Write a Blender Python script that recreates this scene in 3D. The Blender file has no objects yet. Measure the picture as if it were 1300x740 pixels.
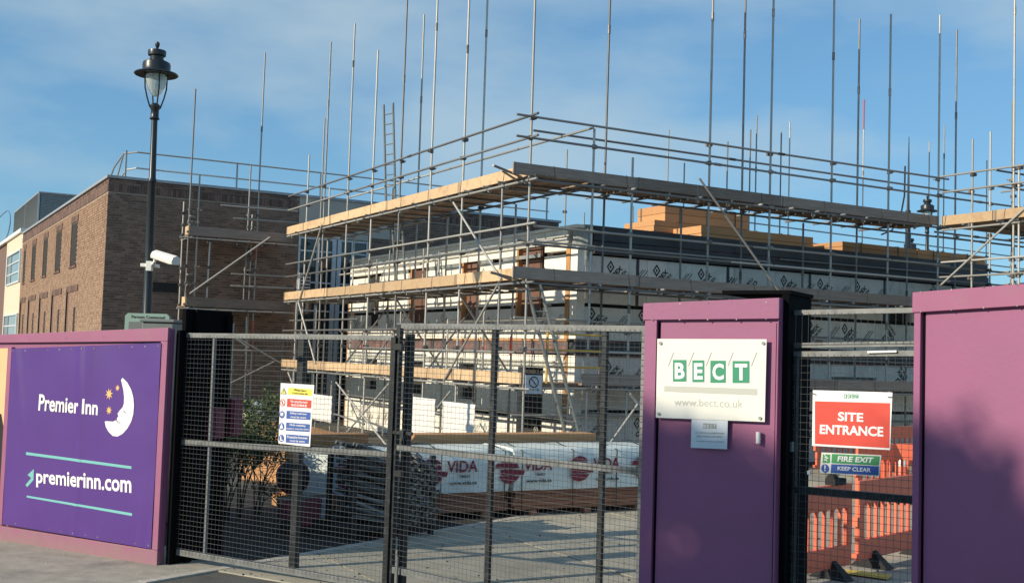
import bpy, bmesh, math, random
from mathutils import Vector, Matrix, noise
random.seed(7)
SC = bpy.context.scene
COL = SC.collection
V = Vector
R = math.radians

# ------------------------------------------------------------------ camera
EYE = V((0, 0, 2.26))
FPX = 1440.0                       # focal length in pixels of the 1300 px wide photograph
PITCH, ROLL = R(3.3), R(1.8)
FW = V((0, math.cos(PITCH), math.sin(PITCH)))
_r0 = V((1, 0, 0)); _u0 = V((0, -math.sin(PITCH), math.cos(PITCH)))
RT = _r0 * math.cos(ROLL) + _u0 * math.sin(ROLL)
UP = _u0 * math.cos(ROLL) - _r0 * math.sin(ROLL)
cd = bpy.data.cameras.new('camera'); cam = bpy.data.objects.new('camera', cd); COL.objects.link(cam)
cd.sensor_width = 36; cd.lens = 36 * FPX / 1300; cd.clip_end = 3000; cd.clip_start = 0.1
cam.matrix_world = Matrix(((RT.x, UP.x, -FW.x, EYE.x), (RT.y, UP.y, -FW.y, EYE.y), (RT.z, UP.z, -FW.z, EYE.z), (0, 0, 0, 1)))
SC.camera = cam

# ------------------------------------------------------------------ light
SUN_EL = R(24)
SUN_H = V((-0.871, -0.491, 0)).normalized()       # horizontal direction towards the sun
SUN_DIR = (SUN_H * math.cos(SUN_EL) + V((0, 0, math.sin(SUN_EL)))).normalized()
sd = bpy.data.lights.new('sun', 'SUN'); sun = bpy.data.objects.new('sun', sd); COL.objects.link(sun)
sd.energy = 4.9; sd.angle = R(0.55); sd.color = (1.0, 0.86, 0.66)
sun.rotation_euler = SUN_DIR.to_track_quat('Z', 'Y').to_euler(); sun.location = (0, 0, 40)
w = bpy.data.worlds.new('World'); SC.world = w; w.use_nodes = True
nt = w.node_tree; nt.nodes.clear()
def nd(t, **k):
    n = nt.nodes.new(t)
    for a, b in k.items(): setattr(n, a, b)
    return n
sky = nd('ShaderNodeTexSky', sky_type='NISHITA', sun_disc=False, sun_elevation=SUN_EL,
         sun_rotation=math.atan2(SUN_H.x, SUN_H.y), air_density=1.0, dust_density=0.15, ozone_density=2.4)
tc = nd('ShaderNodeTexCoord'); mp = nd('ShaderNodeMapping'); mp.inputs['Scale'].default_value = (1.0, 1.0, 2.6)
mp.inputs['Location'].default_value = (8.8, 0.4, 2.6)
nz = nd('ShaderNodeTexNoise'); nz.inputs['Scale'].default_value = 3.4; nz.inputs['Detail'].default_value = 5; nz.inputs['Roughness'].default_value = 0.5
rp = nd('ShaderNodeValToRGB'); rp.color_ramp.elements[0].position = 0.44; rp.color_ramp.elements[1].position = 0.66
rp.color_ramp.elements[0].color = (0, 0, 0, 1); rp.color_ramp.elements[1].color = (0.6, 0.6, 0.6, 1)
hs = nd('ShaderNodeHueSaturation'); hs.inputs['Hue'].default_value = 0.5; hs.inputs['Saturation'].default_value = 1.0; hs.inputs['Value'].default_value = 1.0
mx = nd('ShaderNodeMixRGB'); mx.inputs['Color2'].default_value = (3.9, 4.9, 5.4, 1)
bg = nd('ShaderNodeBackground'); bg.inputs['Strength'].default_value = 0.122
wo = nd('ShaderNodeOutputWorld')
L_ = nt.links.new
L_(tc.outputs['Generated'], mp.inputs[0]); L_(mp.outputs[0], nz.inputs['Vector']); L_(nz.outputs['Fac'], rp.inputs[0])
gm = nd('ShaderNodeGamma'); gm.inputs['Gamma'].default_value = 0.62
ml = nd('ShaderNodeMixRGB', blend_type='MULTIPLY'); ml.inputs['Fac'].default_value = 1.0; ml.inputs['Color2'].default_value = (0.90, 1.47, 1.88, 1)
L_(sky.outputs[0], gm.inputs['Color']); L_(gm.outputs[0], ml.inputs['Color1']); L_(ml.outputs[0], hs.inputs['Color']); L_(hs.outputs[0], mx.inputs['Color1']); L_(rp.outputs[0], mx.inputs['Fac'])
L_(mx.outputs[0], bg.inputs['Color']); L_(bg.outputs[0], wo.inputs['Surface'])
SC.view_settings.view_transform = 'Standard'; SC.view_settings.look = 'None'
SC.view_settings.exposure = 0.1; SC.view_settings.gamma = 1.0

# ------------------------------------------------------------------ frames and pixel rays
def ray(x, y): return FW + RT * ((x - 650) / FPX) - UP * ((y - 370) / FPX)
def ground_at(x, y, z=0.0):
    d = ray(x, y); return EYE + d * ((z - EYE.z) / d.z)
class Frame:
    """A place on the ground with a heading: x runs along, y runs back, z up."""
    def __init__(s, o, d=None, ang=None):
        s.o = V((o[0], o[1], o[2] if len(o) > 2 else 0.0))
        s.ang = ang if ang is not None else math.atan2(d[1], d[0])
        s.dx = V((math.cos(s.ang), math.sin(s.ang), 0)); s.dy = V((-math.sin(s.ang), math.cos(s.ang), 0))
    def w(s, x, y=0, z=0): return s.o + s.dx * x + s.dy * y + V((0, 0, z))
    def l(s, p):
        q = V(p) - s.o; return V((q.dot(s.dx), q.dot(s.dy), q.z))
    def px(s, x, y, off=0.0):           # where the sight line meets the upright plane y=off
        d = ray(x, y); t = (off - (EYE - s.o).dot(s.dy)) / d.dot(s.dy)
        return s.l(EYE + d * t)
    def pu(s, x, y, off=0.0):           # ... the upright plane x=off
        d = ray(x, y); t = (off - (EYE - s.o).dot(s.dx)) / d.dot(s.dx)
        return s.l(EYE + d * t)

# ------------------------------------------------------------------ materials
MATS = {}
def mat(name, col, rough=0.7, metal=0.0, var=0.12, scale=6.0, bump=0.0, bscale=40.0, island=0.0, col2=None, stretch=None,
        trans=0.0, alpha=1.0, spec=0.5, stain=None, objvar=0.0, streak=0.0, grime=None):
    if name in MATS: return MATS[name]
    m = bpy.data.materials.new(name); m.use_nodes = True; N = m.node_tree; n = N.nodes; l = N.links.new
    b = n['Principled BSDF']; b.inputs['Roughness'].default_value = rough; b.inputs['Metallic'].default_value = metal
    b.inputs['Specular IOR Level'].default_value = spec
    if trans: b.inputs['Transmission Weight'].default_value = trans
    if alpha < 1: b.inputs['Alpha'].default_value = alpha
    t = n.new('ShaderNodeTexCoord'); src = t.outputs['Object']
    if stretch:
        k = n.new('ShaderNodeMapping'); k.inputs['Scale'].default_value = stretch; l(src, k.inputs[0]); src = k.outputs[0]
    z = n.new('ShaderNodeTexNoise'); z.inputs['Scale'].default_value = scale; z.inputs['Detail'].default_value = 6; z.inputs['Roughness'].default_value = 0.62
    l(src, z.inputs['Vector'])
    r = n.new('ShaderNodeValToRGB'); c = V(col); c2 = V(col2) if col2 else c
    e = r.color_ramp.elements; e[0].position = 0.3; e[1].position = 0.7
    e[0].color = (*(c * (1 - var)), 1); e[1].color = (*(c2 * (1 + var)), 1)
    l(z.outputs['Fac'], r.inputs[0]); out = r.outputs[0]
    if island or objvar:
        hv = n.new('ShaderNodeHueSaturation'); mr = n.new('ShaderNodeMapRange')
        if island:
            g = n.new('ShaderNodeNewGeometry'); l(g.outputs['Random Per Island'], mr.inputs[0]); a = island
        else:
            g = n.new('ShaderNodeObjectInfo'); l(g.outputs['Random'], mr.inputs[0]); a = objvar
        mr.inputs['To Min'].default_value = 1 - a; mr.inputs['To Max'].default_value = 1 + a
        l(mr.outputs[0], hv.inputs['Value']); l(out, hv.inputs['Color']); out = hv.outputs[0]
    if stain:                        # dirt with a shape of its own
        z2 = n.new('ShaderNodeTexNoise'); z2.inputs['Scale'].default_value = stain[1]; z2.inputs['Detail'].default_value = 8; z2.inputs['Roughness'].default_value = 0.7
        if streak:
            k2 = n.new('ShaderNodeMapping'); k2.inputs['Scale'].default_value = (1, 1, streak); l(t.outputs['Object'], k2.inputs[0]); l(k2.outputs[0], z2.inputs['Vector'])
        else: l(t.outputs['Object'], z2.inputs['Vector'])
        r2 = n.new('ShaderNodeValToRGB'); r2.color_ramp.elements[0].position = 0.5; r2.color_ramp.elements[1].position = 0.68
        mm = n.new('ShaderNodeMixRGB'); mm.inputs['Color2'].default_value = (*stain[0], 1)
        m3 = n.new('ShaderNodeMath'); m3.operation = 'MULTIPLY'; m3.inputs[1].default_value = stain[2]
        l(z2.outputs['Fac'], r2.inputs[0]); l(r2.outputs[0], m3.inputs[0]); l(m3.outputs[0], mm.inputs['Fac']); l(out, mm.inputs['Color1']); out = mm.outputs[0]
    if grime:                        # splashed mud up the foot of the sheet, ragged by noise
        sx = n.new('ShaderNodeSeparateXYZ'); l(t.outputs['Object'], sx.inputs[0])
        z4 = n.new('ShaderNodeTexNoise'); z4.inputs['Scale'].default_value = 9; z4.inputs['Detail'].default_value = 8; z4.inputs['Roughness'].default_value = 0.75
        l(t.outputs['Object'], z4.inputs['Vector'])
        ma = n.new('ShaderNodeMath'); ma.operation = 'MULTIPLY_ADD'; ma.inputs[1].default_value = 0.9; l(z4.outputs['Fac'], ma.inputs[0])
        mb_ = n.new('ShaderNodeMath'); mb_.operation = 'MULTIPLY'; mb_.inputs[1].default_value = -1.4; l(sx.outputs['Z'], mb_.inputs[0]); l(mb_.outputs[0], ma.inputs[2])
        mr2 = n.new('ShaderNodeMapRange'); mr2.inputs['From Min'].default_value = 0.05; mr2.inputs['From Max'].default_value = 0.5; mr2.inputs['To Max'].default_value = 0.6; l(ma.outputs[0], mr2.inputs[0])
        m5 = n.new('ShaderNodeMixRGB'); m5.inputs['Color2'].default_value = (*grime, 1); l(mr2.outputs[0], m5.inputs['Fac']); l(out, m5.inputs['Color1']); out = m5.outputs[0]
    l(out, b.inputs['Base Color'])
    if bump:
        z3 = n.new('ShaderNodeTexNoise'); z3.inputs['Scale'].default_value = bscale; z3.inputs['Detail'].default_value = 5
        l(src, z3.inputs['Vector']); bp = n.new('ShaderNodeBump'); bp.inputs['Strength'].default_value = bump; bp.inputs['Distance'].default_value = 0.02
        l(z3.outputs['Fac'], bp.inputs['Height']); l(bp.outputs[0], b.inputs['Normal'])
    MATS[name] = m; return m
M_TARMAC = mat('tarmac', (0.10, 0.10, 0.088), 0.92, var=0.3, scale=3, bump=0.5, bscale=90, stain=((0.03, 0.03, 0.032), 1.1, 0.6))
M_PAVE = mat('pavement_asphalt', (0.38, 0.35, 0.29), 0.92, var=0.18, scale=5, bump=0.45, bscale=110, stain=((0.2, 0.185, 0.16), 1.3, 0.75))
M_SOIL = mat('bed_soil', (0.022, 0.02, 0.018), 1.0, var=0.5, scale=8, bump=1.0, bscale=14)
M_CONC = mat('yard_concrete', (0.37, 0.345, 0.27), 0.9, var=0.16, scale=2.2, bump=0.3, bscale=60, stain=((0.22, 0.205, 0.17), 0.7, 0.7), objvar=0.1)
M_KERB = mat('kerb_stone', (0.46, 0.43, 0.37), 0.85, var=0.2, scale=12, bump=0.3)
M_TUBE = mat('galvanised_tube', (0.40, 0.40, 0.375), 0.5, 0.3, var=0.15, scale=3, objvar=0.3, stain=((0.24, 0.2, 0.17), 3, 0.6))
M_TUBED = mat('weathered_tube', (0.22, 0.23, 0.235), 0.5, 0.35, var=0.2, scale=3, objvar=0.3, stain=((0.24, 0.16, 0.11), 5, 0.7))
M_CLAMP = mat('coupler_steel', (0.2, 0.185, 0.17), 0.5, 0.7, var=0.3, objvar=0.5)
M_RED = mat('red_paint', (0.42, 0.06, 0.05), 0.5)
M_BOARD = mat('scaffold_timber_lit', (0.56, 0.40, 0.24), 0.8, var=0.16, scale=5, stretch=(0.6, 6, 9), objvar=0.22, stain=((0.34, 0.2, 0.1), 4, 0.6))  # pale copy of the board timber, sunlight put into the colour
M_BOARD_SHADE = mat('scaffold_timber_shade', (0.27, 0.215, 0.18), 0.85, var=0.25, scale=4, stretch=(0.6, 6, 9), objvar=0.28, stain=((0.27, 0.21, 0.16), 2.5, 0.5))  # darker copy of the same timber, shade put into the colour
M_DECK = mat('deck_timber', (0.26, 0.185, 0.13), 0.85, var=0.3, scale=4, stretch=(0.6, 6, 9), objvar=0.35)
M_ISO = mat('insulation_white', (0.82, 0.80, 0.72), 0.6, var=0.06, scale=3, bump=0.5, bscale=6, objvar=0.07, stain=((0.5, 0.46, 0.38), 2.5, 0.35))
M_ISO_SHADE = mat('insulation_shade_tone', (0.76, 0.72, 0.64), 0.55, var=0.1, scale=2, bump=0.12, bscale=4, objvar=0.14, stain=((0.25, 0.25, 0.24), 2.0, 0.5))  # the same white board, with the wall's shade mixed into its colour
M_INK = mat('print_black', (0.02, 0.02, 0.022), 0.6)
M_MEMB = mat('roof_membrane', (0.042, 0.045, 0.052), 0.5, var=0.25, scale=3, bump=0.3, bscale=4)
M_VOID = mat('dark_interior', (0.03, 0.028, 0.026), 0.9)
M_BROWN = mat('brown_sheathing', (0.16, 0.085, 0.06), 0.8, var=0.15, objvar=0.2)
M_OSB = mat('orange_timber', (0.46, 0.24, 0.10), 0.8, var=0.25, scale=9, objvar=0.15, stretch=(1, 1, 0.3))
M_BAND = mat('floor_band', (0.13, 0.10, 0.095), 0.7, var=0.4, scale=4, stain=((0.38, 0.12, 0.11), 3, 0.9))
M_CLT = mat('yellow_timber', (0.52, 0.275, 0.12), 0.75, var=0.14, scale=4, stretch=(0.5, 2, 12), objvar=0.12)
M_BRICKL = mat('buff_brick', (0.30, 0.19, 0.125), 0.9, var=0.16, scale=20, island=0.22, stain=((0.30, 0.2, 0.15), 0.35, 0.55), bump=0.2)  # brick of the sunlit side, the sun's warmth included in the colour
M_BRICKD = mat('brown_brick', (0.215, 0.14, 0.105), 0.9, var=0.2, scale=20, island=0.34, stain=((0.19, 0.125, 0.095), 0.4, 0.6), bump=0.2)  # same brick coloured darker because the front lies in shade
M_BRICKR = mat('soldier_brick', (0.165, 0.105, 0.085), 0.9, var=0.2, scale=20, island=0.4)
M_MORT = mat('mortar', (0.36, 0.31, 0.25), 0.95, var=0.15, scale=8)
M_COPE = mat('metal_coping', (0.36, 0.38, 0.40), 0.45, 0.2)
M_CREAM = mat('cream_render', (0.68, 0.58, 0.44), 0.85, var=0.05, scale=2)
M_PANEL = mat('grey_panel', (0.50, 0.45, 0.38), 0.7, var=0.05, scale=1.0)
M_FRAME = mat('window_frame_white', (0.62, 0.66, 0.68), 0.4)
M_FRAMEG = mat('window_frame_grey', (0.22, 0.25, 0.27), 0.4)
M_GLASS = mat('dark_glass', (0.03, 0.04, 0.045), 0.06, var=0.2, spec=0.8)
M_CURT = mat('curtained_glass', (0.25, 0.32, 0.33), 0.12, var=0.35, scale=5, stretch=(5, 5, 0.3), spec=0.8)
M_LOUV = mat('louvre_metal', (0.27, 0.31, 0.32), 0.5, 0.3)
M_IRON = mat('lamp_iron', (0.028, 0.034, 0.04), 0.35, 0.3)
M_LGLASS = mat('lantern_glass', (0.72, 0.8, 0.76), 0.15, trans=0.35, alpha=0.7)
M_WHITE = mat('white_paint', (0.78, 0.77, 0.73), 0.4, var=0.04)
M_PINK = mat('mauve_hoarding', (0.285, 0.092, 0.195), 0.55, var=0.05, scale=1.5, bump=0.05, bscale=30, stain=((0.26, 0.095, 0.175), 1.2, 0.6), grime=(0.2, 0.16, 0.13))
M_PINKL = mat('mauve_frame', (0.30, 0.098, 0.192), 0.55, var=0.06, scale=3, stain=((0.27, 0.13, 0.18), 5, 0.6), grime=(0.24, 0.19, 0.15))
M_PURP = mat('purple_banner', (0.088, 0.034, 0.225), 0.36, var=0.07, scale=1.2, bump=0.05, bscale=8)
M_BLACK = mat('black_ply', (0.004, 0.004, 0.005), 0.9, var=0.2, spec=0.08)
M_MESH = mat('gate_galvanised', (0.17, 0.18, 0.18), 0.5, 0.3, var=0.2, scale=9, stain=((0.07, 0.08, 0.08), 14, 0.7))
M_WIRE = mat('gate_wire', (0.17, 0.18, 0.18), 0.45, 0.6)
M_POST = mat('gate_steel_dark', (0.016, 0.02, 0.023), 0.5, 0.0, var=0.3, spec=0.3, stain=((0.12, 0.13, 0.13), 12, 0.35))
M_TXT = mat('white_print', (0.82, 0.82, 0.82), 0.45, var=0.0)
M_AQUA = mat('aqua_print', (0.17, 0.47, 0.46), 0.5, var=0.0)
M_GOLD = mat('gold_print', (0.88, 0.50, 0.16), 0.5, var=0.0)
M_SHADEP = mat('mauve_grey_print', (0.30, 0.25, 0.36), 0.5, var=0.0)
M_GREEN = mat('green_print', (0.02, 0.26, 0.14), 0.5, var=0.0)
M_SGREEN = mat('safety_green', (0.05, 0.30, 0.10), 0.5, var=0.03)
M_SBLUE = mat('safety_blue', (0.03, 0.10, 0.38), 0.5, var=0.03)
M_SBLUE2 = mat('blue_grey_letter', (0.12, 0.22, 0.35), 0.5)
M_SRED = mat('safety_red', (0.62, 0.055, 0.035), 0.45, var=0.03)
M_SYEL = mat('safety_yellow', (0.82, 0.72, 0.10), 0.5, var=0.03)
M_GREY = mat('grey_print', (0.30, 0.31, 0.28), 0.5, var=0.0)
M_PALEG = mat('pale_grey_print', (0.50, 0.51, 0.46), 0.35, var=0.0)
M_SIGN = mat('sign_plate', (0.78, 0.78, 0.72), 0.22, var=0.03)
M_PAPER = mat('notice_paper', (0.62, 0.67, 0.72), 0.5, var=0.03)
M_ORNG = mat('orange_plastic', (0.80, 0.17, 0.09), 0.45, var=0.06, stain=((0.62, 0.2, 0.12), 4, 0.4))
M_RUB = mat('black_rubber', (0.012, 0.012, 0.013), 0.8)
M_WRAP = mat('timber_wrap', (0.70, 0.78, 0.75), 0.35, var=0.08, scale=2, bump=0.5, bscale=7, stretch=(0.4, 1, 3))
M_WRAPB = mat('blue_wrap', (0.22, 0.33, 0.45), 0.35, var=0.15, scale=2, bump=0.6, bscale=8)
M_VIDA = mat('crimson_print', (0.20, 0.012, 0.04), 0.5, var=0.05)
M_PLANK = mat('red_brown_plank', (0.28, 0.13, 0.075), 0.8, var=0.2, scale=6, stretch=(0.5, 5, 9), objvar=0.25)
M_CLEAR = mat('polythene', (0.24, 0.27, 0.27), 0.3, var=0.3, scale=4, bump=1.0, bscale=9)
M_SAND = mat('building_sand', (0.50, 0.26, 0.10), 0.95, var=0.15, scale=6, bump=0.5)
M_MAROON = mat('maroon_paint', (0.15, 0.015, 0.04), 0.45, var=0.15)
M_DKTUBE = mat('stacked_fittings', (0.13, 0.135, 0.135), 0.5, 0.4, var=0.4, island=0.7)
M_LEAF = mat('leaf_green', (0.09, 0.13, 0.035), 0.7, var=0.3, island=0.45)
M_TWIG = mat('twig_bark', (0.06, 0.045, 0.032), 0.9)
M_BARK = mat('tree_bark', (0.09, 0.07, 0.05), 0.95, bump=0.6)
M_TEAL = mat('sage_sign', (0.24, 0.36, 0.30), 0.5, var=0.06)
M_SMOKE = mat('grey_cabinet', (0.15, 0.17, 0.165), 0.45, var=0.1)
M_ALU = mat('ladder_aluminium', (0.27, 0.28, 0.26), 0.4, 0.5)
M_YTUBE = mat('yellow_frame', (0.72, 0.42, 0.06), 0.5)
M_PEACH = mat('poster_peach', (0.75, 0.48, 0.25), 0.5, var=0.1, scale=1.5)
M_CAMG = mat('camera_lens_dark', (0.02, 0.02, 0.02), 0.1)
M_YLINE = mat('yellow_road_paint', (0.62, 0.45, 0.08), 0.8, var=0.2, scale=9)

# ------------------------------------------------------------------ object helpers
def tag(o, label=None, cat=None, group=None, kind=None):
    if label: o['label'] = label
    if cat: o['category'] = cat
    if group: o['group'] = group
    if kind: o['kind'] = kind
    return o
def thing(name, fr, label, cat, group=None, at=(0, 0, 0)):
    o = bpy.data.objects.new(name, None); COL.objects.link(o); o.empty_display_size = 0.3
    o.location = fr.w(*at); o.rotation_euler = (0, 0, fr.ang); tag(o, label, cat, group); return o
class MB:
    def __init__(s): s.v = []; s.f = []; s.m = []; s.mats = []
    def mi(s, m):
        if m is None: return 0
        if m not in s.mats: s.mats.append(m)
        return s.mats.index(m)
    def add(s, vs, fs, m=None):
        k = len(s.v); s.v += [tuple(p) for p in vs]; i = s.mi(m)
        for f in fs: s.f.append([a + k for a in f]); s.m.append(i)
    def box(s, x0, x1, y0, y1, z0, z1, m=None):
        s.add([(x0, y0, z0), (x1, y0, z0), (x1, y1, z0), (x0, y1, z0), (x0, y0, z1), (x1, y0, z1), (x1, y1, z1), (x0, y1, z1)],
              [(0, 3, 2, 1), (4, 5, 6, 7), (0, 1, 5, 4), (1, 2, 6, 5), (2, 3, 7, 6), (3, 0, 4, 7)], m)
    def slab(s, q0, q1, m=None):          # two matching quads joined into a solid
        n = len(q0); s.add(list(q0) + list(q1), [tuple(range(n))[::-1], tuple(range(n, 2 * n))] + [(i, (i + 1) % n, n + (i + 1) % n, n + i) for i in range(n)], m)
    def bar(s, a, b, wx, wy, m=None, up=(0, 0, 1)):
        a = V(a); b = V(b); d = (b - a).normalized(); u = V(up)
        if abs(d.dot(u)) > 0.98: u = V((0, 1, 0))
        x = d.cross(u).normalized() * wx / 2; y = x.cross(d).normalized() * wy / 2
        s.slab([a - x - y, a + x - y, a + x + y, a - x + y], [b - x - y, b + x - y, b + x + y, b - x + y], m)
    def tube(s, a, b, r, n=8, m=None, r2=None):
        a = V(a); b = V(b); d = (b - a).normalized(); u = V((0, 0, 1)) if abs(d.z) < 0.9 else V((0, 1, 0))
        x = d.cross(u).normalized(); y = x.cross(d); r2 = r if r2 is None else r2
        c = [(math.cos(2 * math.pi * i / n), math.sin(2 * math.pi * i / n)) for i in range(n)]
        s.slab([a + x * (p * r) + y * (q * r) for p, q in c], [b + x * (p * r2) + y * (q * r2) for p, q in c], m)
    def path(s, pts, r, n=8, m=None):
        for a, b in zip(pts, pts[1:]): s.tube(a, b, r, n, m)
    def lathe(s, prof, n=20, o=(0, 0, 0), m=None):
        k = len(s.v); i0 = s.mi(m); o = V(o)
        for r, z in prof:
            for i in range(n):
                a = 2 * math.pi * i / n; s.v.append((o.x + r * math.cos(a), o.y + r * math.sin(a), o.z + z))
        for j in range(len(prof) - 1):
            for i in range(n):
                s.f.append([k + j * n + i, k + j * n + (i + 1) % n, k + (j + 1) * n + (i + 1) % n, k + (j + 1) * n + i]); s.m.append(i0)
        s.f.append([k + i for i in range(n)][::-1]); s.m.append(i0)
        q = k + (len(prof) - 1) * n; s.f.append([q + i for i in range(n)]); s.m.append(i0)
    def mesh(s, name, m=None, smooth=False):
        me = bpy.data.meshes.new(name); me.from_pydata(s.v, [], s.f); me.update()
        ms = s.mats if s.mats else ([m] if m else [])
        for x in ms: me.materials.append(x)
        if len(s.mats) > 1: me.polygons.foreach_set('material_index', s.m)
        if smooth:
            me.polygons.foreach_set('use_smooth', [True] * len(me.polygons))
            try: me.set_sharp_from_angle(angle=R(40))
            except Exception: pass
        return me
    def build(s, name, m=None, parent=None, smooth=False, bevel=0.0):
        o = bpy.data.objects.new(name, s.mesh(name, m, smooth)); COL.objects.link(o); o.parent = parent
        if bevel:
            b = o.modifiers.new('bevel', 'BEVEL'); b.width = bevel; b.segments = 2; b.limit_method = 'ANGLE'
        return o
def place(name, me, parent, loc, rot=(0, 0, 0), sc=(1, 1, 1)):
    o = bpy.data.objects.new(name, me); COL.objects.link(o); o.parent = parent
    o.location = loc; o.rotation_euler = rot; o.scale = sc; return o
def copy_tree(o, parent=None):
    c = o.copy(); COL.objects.link(c); c.parent = parent
    for ch in list(o.children): copy_tree(ch, c)
    return c
def box(name, m, parent, *b, bevel=0.0):
    k = MB(); k.box(*b); return k.build(name, m, parent, bevel=bevel)

_tc = {}
def text2d(s, bold=0.0):
    """Letter outlines, scaled into the unit square."""
    if (s, bold) in _tc: return _tc[(s, bold)]
    cu = bpy.data.curves.new('t', 'FONT'); cu.body = s; cu.offset = bold; cu.resolution_u = 3; cu.size = 1.0
    o = bpy.data.objects.new('t', cu); COL.objects.link(o)
    dg = bpy.context.evaluated_depsgraph_get(); me = bpy.data.meshes.new_from_object(o.evaluated_get(dg))
    vs = [(p.co.x, p.co.y) for p in me.vertices]; fs = [list(p.vertices) for p in me.polygons]
    bpy.data.objects.remove(o); bpy.data.curves.remove(cu); bpy.data.meshes.remove(me)
    x0 = min(p[0] for p in vs); x1 = max(p[0] for p in vs); y0 = min(p[1] for p in vs); y1 = max(p[1] for p in vs)
    _tc[(s, bold)] = ([((a - x0) / (x1 - x0), (b - y0) / (y1 - y0)) for a, b in vs], fs, (x1 - x0) / (y1 - y0)); return _tc[(s, bold)]
def text_in(k, s, q, bold=0.02, m=None, dy=0.0):
    """Letters laid into the quad bl, br, tr, tl of an upright face."""
    vs, fs, _ = text2d(s, bold); bl, br, tr, tl = [V(p) for p in q]
    k.add([bl * (1 - a) * (1 - b) + br * a * (1 - b) + tr * a * b + tl * (1 - a) * b + V((0, dy, 0)) for a, b in vs], fs, m)
def text_rect(k, s, x0, x1, z0, z1, y, bold=0.02, m=None):
    text_in(k, s, [(x0, y, z0), (x1, y, z0), (x1, y, z1), (x0, y, z1)], bold, m)
def text_fit(k, s, xc, z0, h, y, wmax=None, bold=0.02, m=None):
    a = text2d(s, bold)[2]; wd = h * a
    if wmax and wd > wmax: wd = wmax
    text_rect(k, s, xc - wd / 2, xc + wd / 2, z0, z0 + h, y, bold, m)
def flat(k, pts, y, m=None, t=0.0):
    k.add([(p[0], y, p[1]) for p in pts], [tuple(range(len(pts)))], m)

# ================================================================== THE GROUND
SITE = Frame((0.283, 21.6, 0), ang=math.atan2(0.492, 0.871))      # corner of the scaffold; x right along one face, y back along the other
g = MB(); g.add([(-900, -60, 0), (900, -60, 0), (900, 1500, 0), (-900, 1500, 0)], [(0, 1, 2, 3)])
tag(g.build('ground', M_TARMAC), kind='structure')
KD = (V((-1.51, 13.73, 0)) - V((-3.44, 10.96, 0))).normalized(); KP = V((-3.44, 10.96, 0)); KN = V((-KD.y, KD.x, 0))   # KN points left
def kq(a0, a1, b0, b1, z): return [tuple(KP + KD * a + KN * b + V((0, 0, z))) for a, b in ((a0, b0), (a1, b0), (a1, b1), (a0, b1))]
p = MB(); p.add(kq(-9, 1.45, 0.06, 16, 0.004), [(0, 1, 2, 3)])
tag(p.build('pavement', M_PAVE), kind='structure')
s_ = MB(); s_.add(kq(1.45, 7.2, 0.06, 5, 0.004), [(0, 1, 2, 3)])
tag(s_.build('planting_bed', M_SOIL), kind='structure')
ks = bpy.data.objects.new('kerb', None); COL.objects.link(ks); tag(ks, kind='structure')
kb = MB(); kb.box(0.003, 0.912, -0.06, 0.06, -0.05, 0.018); kme = kb.mesh('kerb_stone', M_KERB)
for i in range(-4, 8):
    c = KP + KD * (i * 0.915)
    place('kerb_stone', kme, ks, c + V((0, 0, random.uniform(-.003, .003))), (0, 0, math.atan2(KD.y, KD.x)))
yd = bpy.data.objects.new('concrete_yard', None); COL.objects.link(yd); yd.location = SITE.w(0, 0, 0); yd.rotation_euler = (0, 0, SITE.ang); tag(yd, kind='structure')
GA, GB = V((-3.7, 12.12, 0)), V((1.3, 9.15, 0)); GD = (GB - GA).normalized(); GN = V((-GD.y, GD.x, 0))
def clip(poly, p0, n):                       # keep the side n points to
    out = []
    for a, b in zip(poly, poly[1:] + poly[:1]):
        da, db = (a - p0).dot(n), (b - p0).dot(n)
        if da >= 0: out.append(a)
        if da * db < 0: out.append(a.lerp(b, da / (da - db)))
    return out
for i in range(-2, 9):
    for j in range(-1, 6):
        x0 = -6.4 + i * 2.6; y0 = -10.9 + j * 2.25
        pl_ = [SITE.w(x0 + .013, y0 + .013), SITE.w(x0 + 2.587, y0 + .013), SITE.w(x0 + 2.587, y0 + 2.237), SITE.w(x0 + .013, y0 + 2.237)]
        pl_ = clip(pl_, KP - KN * .07, -KN)
        if len(pl_) > 2: pl_ = clip(pl_, GA, GN)
        if len(pl_) < 3: continue
        b = MB(); e = random.uniform(-.003, .003); lo = [SITE.l(p) for p in pl_]; cc_ = sum(lo, V()) / len(lo)
        b.slab([p + V((0, 0, -.05)) for p in lo], [p + V((0, 0, .012 + e)) for p in lo])
        b.build('concrete_bay', M_CONC, yd)
yl = MB(); q = [ground_at(*a, z=.03) for a in ((1075, 722), (1132, 729), (1128, 735), (1070, 727))]
yl.add(q, [(0, 1, 2, 3)]); tag(yl.build('yellow_road_line', M_YLINE), kind='structure')
rb = MB()
for k in range(110):                      # grit and crumbs swept against the hoarding and gate
    a = random.uniform(-3, 1.2); b_ = random.uniform(0.1, 2.2)
    c = KP + KD * a + KN * b_; r_ = random.uniform(.003, .010)
    rb.lathe([(r_, 0), (r_ * .7, r_ * .8)], 5, c + V((0, 0, .004)))
tag(rb.build('pavement_grit', M_KERB), kind='stuff')

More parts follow.
